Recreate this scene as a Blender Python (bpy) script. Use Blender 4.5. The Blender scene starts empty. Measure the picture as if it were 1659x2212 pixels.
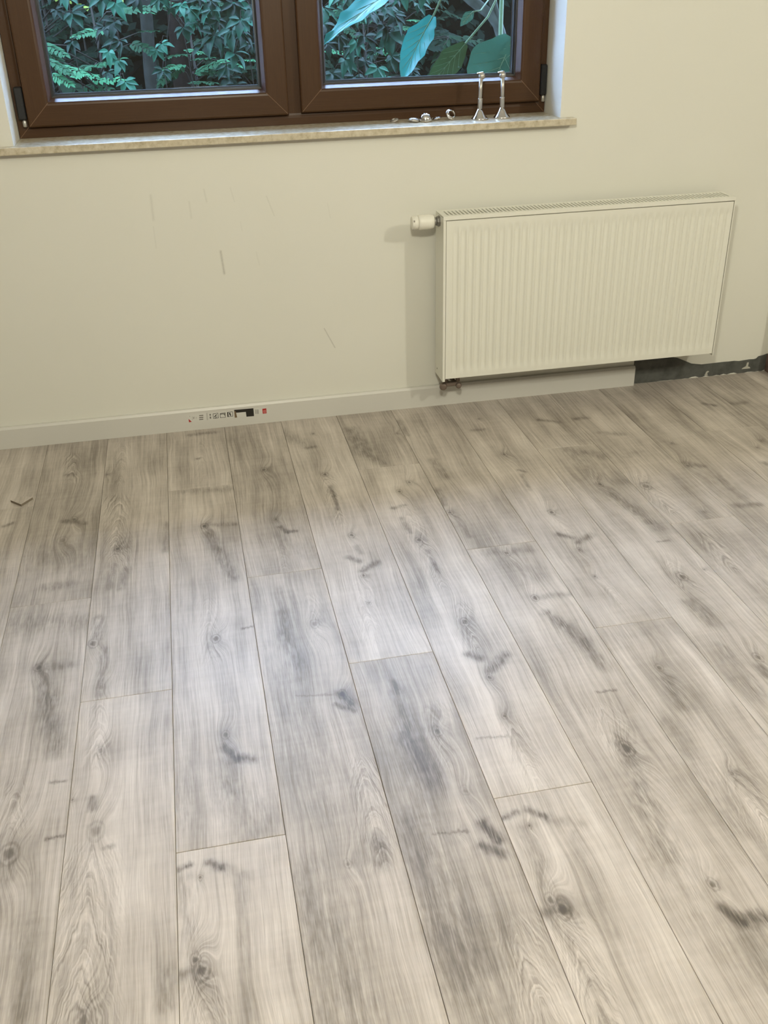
import bpy, math, random
from mathutils import Vector, Matrix

# ------------------------------------------------------------------ camera, world, lights, exposure
SC = bpy.context.scene
COL = SC.collection
PI = math.pi


def camera():
    cd = bpy.data.cameras.new('camera')
    cam = bpy.data.objects.new('camera', cd)
    COL.objects.link(cam)
    p, y, r = -0.505, 0.189, -0.026
    fwd = Vector((math.sin(y) * math.cos(p), math.cos(y) * math.cos(p), math.sin(p)))
    right = Vector((math.cos(y), -math.sin(y), 0))
    up = right.cross(fwd)
    r2 = right * math.cos(r) + up * math.sin(r)
    u2 = -right * math.sin(r) + up * math.cos(r)
    cam.matrix_world = Matrix(((r2.x, u2.x, -fwd.x, 0.947), (r2.y, u2.y, -fwd.y, -3.100),
                               (r2.z, u2.z, -fwd.z, 1.335), (0, 0, 0, 1)))
    cd.sensor_fit = 'VERTICAL'
    cd.sensor_height = 24.0
    cd.lens = 2107.8 / 2212 * 24.0
    cd.clip_start = 0.02
    SC.camera = cam


camera()

SKY_COLOR = (0.46, 0.61, 1.0)
SKY_STRENGTH = 24.0
w = bpy.data.worlds.new('overcast_sky')
SC.world = w
w.use_nodes = True
bg = w.node_tree.nodes['Background']
bg.inputs[0].default_value = (*SKY_COLOR, 1)
bg.inputs[1].default_value = SKY_STRENGTH

LAMP_POS = (3.75, -2.75, 2.34)
LAMP2_POS = (1.10, -2.42, 1.82)


def room_lamp(pos, watts, radius, color):
    ld = bpy.data.lights.new('lamp_light', 'POINT')
    ld.energy = watts
    ld.color = color
    ld.shadow_soft_size = radius
    lo = bpy.data.objects.new('lamp_light', ld)
    lo.location = pos
    COL.objects.link(lo)
    return lo


LAMP_A = room_lamp(LAMP_POS, 84, 0.06, (1.0, 0.955, 0.79))
LAMP_B = room_lamp(LAMP2_POS, 88, 0.10, (1.0, 0.955, 0.79))

SC.view_settings.view_transform = 'Standard'
SC.view_settings.look = 'None'
SC.view_settings.gamma = 1.0
SC.view_settings.use_curve_mapping = False
SC.view_settings.exposure = 0.10
SC.cycles.max_bounces = 10
SC.cycles.diffuse_bounces = 5
SC.cycles.transparent_max_bounces = 16
SC.cycles.sample_clamp_indirect = 8.0
SC.cycles.use_denoising = True

# ------------------------------------------------------------------ helpers


def tag(o, label=None, cat=None, group=None, kind=None):
    if label: o['label'] = label
    if cat: o['category'] = cat
    if group: o['group'] = group
    if kind: o['kind'] = kind
    return o


def empty(name, loc, label=None, cat=None, group=None, kind=None):
    o = bpy.data.objects.new(name, None)
    o.empty_display_size = 0.05
    o.location = loc
    COL.objects.link(o)
    return tag(o, label, cat, group, kind)


class MB:
    """Collects shapes in world coordinates and links them as one mesh object."""

    def __init__(self):
        self.v, self.f, self.mi, self.sm = [], [], [], []

    def add(self, vs, fs, mi=0, smooth=False):
        n = len(self.v)
        self.v += [tuple(p) for p in vs]
        self.f += [tuple(n + i for i in f) for f in fs]
        self.mi += [mi] * len(fs)
        self.sm += [smooth] * len(fs)
        return self

    def box(self, a, b, bev=0.0, mi=0):
        x0, y0, z0 = a; x1, y1, z1 = b
        if bev <= 0:
            vs = [(x0, y0, z0), (x1, y0, z0), (x1, y1, z0), (x0, y1, z0), (x0, y0, z1), (x1, y0, z1), (x1, y1, z1), (x0, y1, z1)]
            fs = [(3, 2, 1, 0), (4, 5, 6, 7), (0, 1, 5, 4), (1, 2, 6, 5), (2, 3, 7, 6), (3, 0, 4, 7)]
            return self.add(vs, fs, mi)
        d = bev
        vs = []
        idx = {}
        for sx in (0, 1):
            for sy in (0, 1):
                for sz in (0, 1):
                    X, Y, Z = (x0, x1)[sx], (y0, y1)[sy], (z0, z1)[sz]
                    ix, iy, iz = X + (d, -d)[sx], Y + (d, -d)[sy], Z + (d, -d)[sz]
                    idx[sx, sy, sz] = len(vs)
                    vs += [(X, iy, iz), (ix, Y, iz), (ix, iy, Z)]
        V = lambda s, a: idx[s] + a
        fs = []
        for s in (0, 1):
            q = [(s, 0, 0), (s, 1, 0), (s, 1, 1), (s, 0, 1)]
            if not s: q = q[::-1]
            fs.append(tuple(V(c, 0) for c in q))
            q = [(0, s, 0), (0, s, 1), (1, s, 1), (1, s, 0)]
            if not s: q = q[::-1]
            fs.append(tuple(V(c, 1) for c in q))
            q = [(0, 0, s), (1, 0, s), (1, 1, s), (0, 1, s)]
            if not s: q = q[::-1]
            fs.append(tuple(V(c, 2) for c in q))
        for a_ in (0, 1):
            for b_ in (0, 1):
                fs.append((V((a_, b_, 0), 0), V((a_, b_, 1), 0), V((a_, b_, 1), 1), V((a_, b_, 0), 1)))
                fs.append((V((a_, 0, b_), 0), V((a_, 1, b_), 0), V((a_, 1, b_), 2), V((a_, 0, b_), 2)))
                fs.append((V((0, a_, b_), 1), V((1, a_, b_), 1), V((1, a_, b_), 2), V((0, a_, b_), 2)))
        for c, i in idx.items():
            fs.append((i, i + 1, i + 2))
        return self.add(vs, fs, mi)

    def lathe(self, base, axis, prof, n=24, mi=0, smooth=True):
        """prof: list of (distance along axis, radius)."""
        ax = Vector(axis).normalized()
        t = Vector((0, 0, 1)) if abs(ax.z) < 0.9 else Vector((1, 0, 0))
        e1 = ax.cross(t).normalized(); e2 = ax.cross(e1)
        b = Vector(base)
        vs, fs = [], []
        for h, r in prof:
            for i in range(n):
                a = 2 * PI * i / n
                vs.append(b + ax * h + (e1 * math.cos(a) + e2 * math.sin(a)) * max(r, 1e-5))
        m = len(prof)
        for j in range(m - 1):
            for i in range(n):
                k = (i + 1) % n
                fs.append((j * n + i, j * n + k, (j + 1) * n + k, (j + 1) * n + i))
        fs.append(tuple(range(n))[::-1]); fs.append(tuple((m - 1) * n + i for i in range(n)))
        return self.add(vs, fs, mi, smooth)

    def tube(self, pts, rad, n=8, mi=0):
        pts = [Vector(p) for p in pts]
        rs = rad if isinstance(rad, (list, tuple)) else [rad] * len(pts)
        vs, fs = [], []
        prev = None
        for i, p in enumerate(pts):
            d = (pts[min(i + 1, len(pts) - 1)] - pts[max(i - 1, 0)]).normalized()
            if prev is None:
                t = Vector((0, 0, 1)) if abs(d.z) < 0.9 else Vector((1, 0, 0))
                e1 = d.cross(t).normalized()
            else:
                e1 = (prev - d * prev.dot(d)).normalized()
            prev = e1
            e2 = d.cross(e1)
            for k in range(n):
                a = 2 * PI * k / n
                vs.append(p + (e1 * math.cos(a) + e2 * math.sin(a)) * rs[i])
        for j in range(len(pts) - 1):
            for k in range(n):
                l = (k + 1) % n
                fs.append((j * n + k, j * n + l, (j + 1) * n + l, (j + 1) * n + k))
        fs.append(tuple(range(n))[::-1]); fs.append(tuple((len(pts) - 1) * n + k for k in range(n)))
        return self.add(vs, fs, mi, True)

    def prism(self, poly, axis, a, b, mi=0):
        """poly in the two axes left (order x,y,z without axis), extruded along axis a..b."""
        def p3(p, t):
            q = list(p); q.insert(axis, t); return tuple(q)
        n = len(poly)
        vs = [p3(p, a) for p in poly] + [p3(p, b) for p in poly]
        fs = [tuple(range(n))[::-1], tuple(range(n, 2 * n))] + [(i, (i + 1) % n, n + (i + 1) % n, n + i) for i in range(n)]
        return self.add(vs, fs, mi)

    def build(self, name, mats, parent=None, loc=None, fix=True):
        me = bpy.data.meshes.new(name)
        off = Vector(loc) if loc is not None else Vector((0, 0, 0))
        me.from_pydata([tuple(Vector(p) - off) for p in self.v], [], self.f)
        for m in (mats if isinstance(mats, (list, tuple)) else [mats]):
            me.materials.append(m)
        me.polygons.foreach_set('material_index', self.mi)
        me.polygons.foreach_set('use_smooth', self.sm)
        if fix:
            import bmesh
            bm = bmesh.new(); bm.from_mesh(me)
            bmesh.ops.recalc_face_normals(bm, faces=bm.faces)
            bm.to_mesh(me); bm.free()
        me.update()
        o = bpy.data.objects.new(name, me)
        COL.objects.link(o)
        if parent is not None:
            o.parent = parent
            po = Vector((0, 0, 0)); q = parent
            while q is not None:
                po += q.location; q = q.parent
            o.location = off - po
        else:
            o.location = off
        return o


# ------------------------------------------------------------------ materials


class NT:
    """Small expression helper over a node tree."""

    def __init__(self, mat):
        mat.use_nodes = True
        self.t = mat.node_tree
        self.bsdf = self.t.nodes['Principled BSDF']

    def node(self, typ, **kw):
        n = self.t.nodes.new(typ)
        for k, v in kw.items(): setattr(n, k, v)
        return n

    def put(self, sock, val):
        if isinstance(val, bpy.types.NodeSocket): self.t.links.new(val, sock)
        else: sock.default_value = val

    def m(self, op, a, b=None, c=None, clamp=False):
        n = self.node('ShaderNodeMath', operation=op, use_clamp=clamp)
        self.put(n.inputs[0], a)
        if b is not None: self.put(n.inputs[1], b)
        if c is not None: self.put(n.inputs[2], c)
        return n.outputs[0]

    def vm(self, op, a, b=None):
        n = self.node('ShaderNodeVectorMath', operation=op)
        self.put(n.inputs[0], a)
        if b is not None: self.put(n.inputs[1], b)
        return n.outputs['Value'] if op in ('LENGTH', 'DOT_PRODUCT', 'DISTANCE') else n.outputs[0]

    def xyz(self, x, y, z=0.0):
        n = self.node('ShaderNodeCombineXYZ')
        for i, v in enumerate((x, y, z)): self.put(n.inputs[i], v)
        return n.outputs[0]

    def sep(self, v):
        n = self.node('ShaderNodeSeparateXYZ'); self.put(n.inputs[0], v)
        return n.outputs

    def noise(self, vec, scale=1.0, detail=2.0, rough=0.5):
        n = self.node('ShaderNodeTexNoise')
        self.put(n.inputs['Vector'], vec)
        n.inputs['Scale'].default_value = scale
        n.inputs['Detail'].default_value = detail
        n.inputs['Roughness'].default_value = rough
        return n.outputs[0]

    def ramp(self, fac, stops):
        n = self.node('ShaderNodeValToRGB')
        self.put(n.inputs[0], fac)
        cr = n.color_ramp
        while len(cr.elements) < len(stops): cr.elements.new(0.5)
        for e, (p, c) in zip(cr.elements, stops):
            e.position = p; e.color = (*c, 1)
        return n.outputs[0]

    def mix(self, fac, a, b, mode='MIX'):
        n = self.node('ShaderNodeMix', data_type='RGBA', blend_type=mode)
        self.put(n.inputs[0], fac)
        self.put(n.inputs[6], a if isinstance(a, bpy.types.NodeSocket) else (*a, 1))
        self.put(n.inputs[7], b if isinstance(b, bpy.types.NodeSocket) else (*b, 1))
        return n.outputs[2]

    def smooth(self, x, lo, hi):
        n = self.node('ShaderNodeMapRange', interpolation_type='SMOOTHSTEP')
        self.put(n.inputs[0], x)
        n.inputs[1].default_value = lo; n.inputs[2].default_value = hi
        return n.outputs[0]

    def bump(self, h, strength=0.2, dist=0.001):
        n = self.node('ShaderNodeBump')
        n.inputs['Strength'].default_value = strength
        n.inputs['Distance'].default_value = dist
        self.put(n.inputs['Height'], h)
        self.t.links.new(n.outputs[0], self.bsdf.inputs['Normal'])

    def set(self, **kw):
        names = dict(color='Base Color', rough='Roughness', metal='Metallic', spec='Specular IOR Level', coat='Coat Weight',
                     coatr='Coat Roughness', trans='Transmission Weight', alpha='Alpha')
        for k, v in kw.items():
            if k == 'color' and not isinstance(v, bpy.types.NodeSocket): v = (*v, 1)
            self.put(self.bsdf.inputs[names[k]], v)

    def obj(self):
        return self.node('ShaderNodeTexCoord').outputs['Object']

    def rand(self):
        return self.node('ShaderNodeObjectInfo').outputs['Random']


def mat(name, color, rough=0.5, metal=0.0, spec=0.5, var=0.0, scale=20, bump=0.0, coat=0.0):
    m = bpy.data.materials.new(name)
    n = NT(m)
    n.set(color=color, rough=rough, metal=metal, spec=spec, coat=coat)
    if var or bump:
        t = n.noise(n.obj(), scale, 4)
        if var:
            lo = tuple(c * (1 - var) for c in color); hi = tuple(min(1, c * (1 + var)) for c in color)
            n.set(color=n.ramp(t, [(0.3, lo), (0.7, hi)]))
        if bump: n.bump(t, bump, 0.002)
    return m


def seg(n, P, a, b, wd):
    """1 near the segment a-b falling off over wd (metres), in plank coordinates."""
    ax, ay = a; bx, by = b
    dx, dy = bx - ax, by - ay
    L2 = max(dx * dx + dy * dy, 1e-8)
    pa = n.vm('SUBTRACT', P, (ax, ay, 0))
    t = n.m('DIVIDE', n.vm('DOT_PRODUCT', pa, (dx, dy, 0)), L2, clamp=True)
    sc = n.node('ShaderNodeVectorMath', operation='SCALE')
    sc.inputs[0].default_value = (dx, dy, 0)
    n.put(sc.inputs['Scale'], t)
    d = n.m('DIVIDE', n.vm('LENGTH', n.vm('SUBTRACT', pa, sc.outputs[0])), wd)
    return n.m('EXPONENT', n.m('MULTIPLY', n.m('MULTIPLY', d, d), -1.0))


def plank_material(name, seed, tone, feats):
    """Grey oak laminate decor: long grain that bends round the knots listed in feats (plank metres)."""
    m = bpy.data.materials.new(name)
    n = NT(m)
    o = n.sep(n.obj())
    u = o[0]
    v = n.m('MULTIPLY', o[1], -1.0)
    P = n.xyz(u, v, 0.0)
    S = float(seed)
    # wander of the grain
    wob = n.m('MULTIPLY', n.m('SUBTRACT', n.noise(n.xyz(n.m('MULTIPLY', u, 6.0), n.m('MULTIPLY', v, 2.2), S), 1.0, 2), 0.5), 0.045)
    h = n.m('ADD', u, wob)
    jit = n.node('ShaderNodeTexNoise'); jit.inputs['Scale'].default_value = 1.0; jit.inputs['Detail'].default_value = 3
    n.put(jit.inputs['Vector'], n.xyz(n.m('MULTIPLY', u, 150.0), n.m('MULTIPLY', v, 70.0), S + 7))
    jv = n.vm('MULTIPLY', n.vm('SUBTRACT', jit.outputs['Color'], (0.5, 0.5, 0.5)), (0.0055, 0.015, 0.0))
    PJ = n.vm('ADD', P, jv)
    streak = n.noise(n.xyz(n.m('MULTIPLY', u, 330.0), n.m('MULTIPLY', v, 30.0), S + 3), 1.0, 3)
    blot = n.noise(n.xyz(n.m('MULTIPLY', u, 60.0), n.m('MULTIPLY', v, 25.0), S + 31), 1.0, 3)
    dark = None
    ringm = None
    peaks = None
    for f in feats:
        if f[0] == 'K':
            _, ku, kv, r, s = f
            q = n.vm('MULTIPLY', n.vm('SUBTRACT', PJ, (ku, kv, 0)), (1 / r, 1 / (r * 1.5), 0))
            L = n.vm('LENGTH', q)
            # wide bend of the grain
            qb = n.vm('LENGTH', n.vm('MULTIPLY', n.vm('SUBTRACT', P, (ku + 0.15 * r, kv, 0)), (1 / (r * 1.9), 1 / (r * 5.0), 0)))
            e = n.m('EXPONENT', n.m('MULTIPLY', n.m('MULTIPLY', qb, qb), -1.0))
            h = n.m('ADD', h, n.m('MULTIPLY', e, r * 2.0))
            core = n.m('SUBTRACT', 1.0, n.smooth(L, 0.18, 0.75))
            rg = n.m('DIVIDE', n.m('SUBTRACT', L, 0.85), 0.22)
            ring = n.m('MULTIPLY', n.m('EXPONENT', n.m('MULTIPLY', n.m('MULTIPLY', rg, rg), -1.0)), 0.5)
            halo = n.m('MULTIPLY', n.m('EXPONENT', n.m('MULTIPLY', n.m('MULTIPLY', L, L), -0.35)), 0.30)
            d = n.m('MULTIPLY', n.m('MAXIMUM', n.m('MAXIMUM', core, ring), halo), 0.95 * s)
            d = n.m('MULTIPLY', d, n.m('MULTIPLY_ADD', blot, 1.1, 0.35))
            dark = d if dark is None else n.m('MAXIMUM', dark, d)
            rm = n.m('MULTIPLY', e, 0.8 * s)
            ringm = rm if ringm is None else n.m('MAXIMUM', ringm, rm)
        elif f[0] == 'L':
            _, a0, a1, b0, b1, wd, s = f
            d = n.m('MULTIPLY', seg(n, PJ, (a0, a1), (b0, b1), wd), s)
            k = n.m('MULTIPLY_ADD', n.m('SUBTRACT', streak, 0.5), 2.6 if wd > 0.012 else 1.6, 0.85)
            if wd >= 0.006: k = n.m('MULTIPLY', k, n.m('MULTIPLY_ADD', n.m('SUBTRACT', blot, 0.5), 2.4, 0.85, clamp=True))
            d = n.m('MULTIPLY', d, k)
            dark = d if dark is None else n.m('ADD', n.m('MAXIMUM', dark, d), n.m('MULTIPLY', n.m('MINIMUM', dark, d), 0.4))
        else:
            _, a0, a1, b0, b1, wd, s = f
            e = n.m('MULTIPLY', seg(n, PJ, (a0, a1), (b0, b1), wd), s, clamp=True)
            uc = n.m('SUBTRACT', n.m('ADD', u, n.m('MULTIPLY', wob, 0.35)), (a0 + b0) / 2)
            zig = n.m('MULTIPLY', n.m('SUBTRACT', n.noise(n.xyz(n.m('MULTIPLY', u, 45.0), n.m('MULTIPLY', v, 16.0), S + 11), 1.0, 3), 0.5), 0.022)
            hc = n.m('ADD', n.m('SUBTRACT', n.m('SQRT', n.m('MULTIPLY_ADD', uc, uc, 0.00004)), n.m('MULTIPLY', v, 0.24)), zig)
            # nested growth peaks, strongest along the axis
            nl = n.noise(n.xyz(n.m('MULTIPLY', hc, 300.0), n.m('MULTIPLY', v, 3.0), S + 21), 1.0, 2)
            pk = n.m('MULTIPLY', n.m('SUBTRACT', nl, 0.52), n.smooth(e, 0.10, 0.9))
            peaks = pk if peaks is None else n.m('ADD', peaks, pk)
    # grain at three widths
    fine = n.noise(n.xyz(n.m('MULTIPLY', h, 520.0), n.m('MULTIPLY', v, 7.0), S), 1.0, 3, 0.6)
    mid = n.noise(n.xyz(n.m('MULTIPLY', h, 150.0), n.m('MULTIPLY', v, 2.2), S + 5), 1.0, 3, 0.55)
    broad = n.noise(n.xyz(n.m('MULTIPLY', h, 22.0), n.m('MULTIPLY', v, 1.6), S + 9), 1.0, 3, 0.5)
    cloud = n.noise(n.xyz(n.m('MULTIPLY', u, 9.0), n.m('MULTIPLY', v, 5.0), S + 13), 1.0, 3, 0.5)
    cross = n.noise(n.xyz(n.m('MULTIPLY', u, 10.0), n.m('MULTIPLY', v, 75.0), S + 17), 1.0, 2, 0.5)
    lit = n.noise(n.xyz(n.m('MULTIPLY', u, 420.0), n.m('MULTIPLY', v, 24.0), S + 41), 1.0, 2, 0.5)
    t = n.m('MULTIPLY_ADD', n.m('SUBTRACT', fine, 0.5), 0.62, 0.62 + tone)
    t = n.m('ADD', t, n.m('MULTIPLY', n.m('SUBTRACT', lit, 0.5), 0.28))
    t = n.m('ADD', t, n.m('MULTIPLY', n.m('SUBTRACT', mid, 0.5), 0.72))
    t = n.m('ADD', t, n.m('MULTIPLY', n.m('SUBTRACT', broad, 0.5), 0.80))
    t = n.m('ADD', t, n.m('MULTIPLY', n.m('SUBTRACT', cloud, 0.5), 0.72))
    t = n.m('ADD', t, n.m('MULTIPLY', n.m('SUBTRACT', cross, 0.5), 0.14))
    if ringm is not None:
        sw = n.noise(n.xyz(n.m('MULTIPLY', h, 330.0), n.m('MULTIPLY', v, 2.0), S + 23), 1.0, 2)
        t = n.m('ADD', t, n.m('MULTIPLY', n.m('MULTIPLY', n.m('SUBTRACT', sw, 0.52), ringm), 1.1))
    if peaks is not None:
        t = n.m('ADD', t, n.m('MULTIPLY', peaks, 1.2))
    if dark is not None:
        t = n.m('SUBTRACT', t, n.m('MULTIPLY', dark, 0.35))
    c = n.ramp(t, [(0.0, (0.142, 0.122, 0.102)), (0.30, (0.248, 0.218, 0.188)), (0.60, (0.410, 0.365, 0.320)), (1.0, (0.605, 0.548, 0.494))])
    if dark is not None:
        c = n.mix(n.m('MULTIPLY', dark, 0.84, clamp=True), c, (0.090, 0.077, 0.066))
    n.set(color=c, rough=n.m('MULTIPLY_ADD', fine, 0.12, 0.36), spec=0.42)
    n.bump(n.m('ADD', fine, n.m('MULTIPLY', mid, 0.5)), 0.10, 0.0006)
    return m


def wall_paint(name, color, marks=()):
    """Matt cream emulsion with roller texture; marks are scuffs as (x1, z1, x2, z2, width, strength)."""
    m = bpy.data.materials.new(name)
    n = NT(m)
    o = n.sep(n.obj())
    P = n.xyz(o[0], o[2], 0.0)
    t = n.noise(n.obj(), 2.2, 3)
    c = n.ramp(t, [(0.3, tuple(k * 0.975 for k in color)), (0.7, color)])
    dk = None
    br = n.noise(n.obj(), 260.0, 3)
    for (x1, z1, x2, z2, wd, s) in marks:
        d = n.m('MULTIPLY', n.m('MULTIPLY', seg(n, P, (x1, z1), (x2, z2), wd), s * 0.6), n.m('MULTIPLY_ADD', br, 1.4, 0.3))
        dk = d if dk is None else n.m('MAXIMUM', dk, d)
    if dk is not None:
        c = n.mix(n.m('MULTIPLY', dk, 1.0, clamp=True), c, (0.16, 0.15, 0.11))
    n.set(color=c, rough=0.62, spec=0.3)
    n.bump(n.noise(n.obj(), 420.0, 3), 0.06, 0.0008)
    return m

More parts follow.
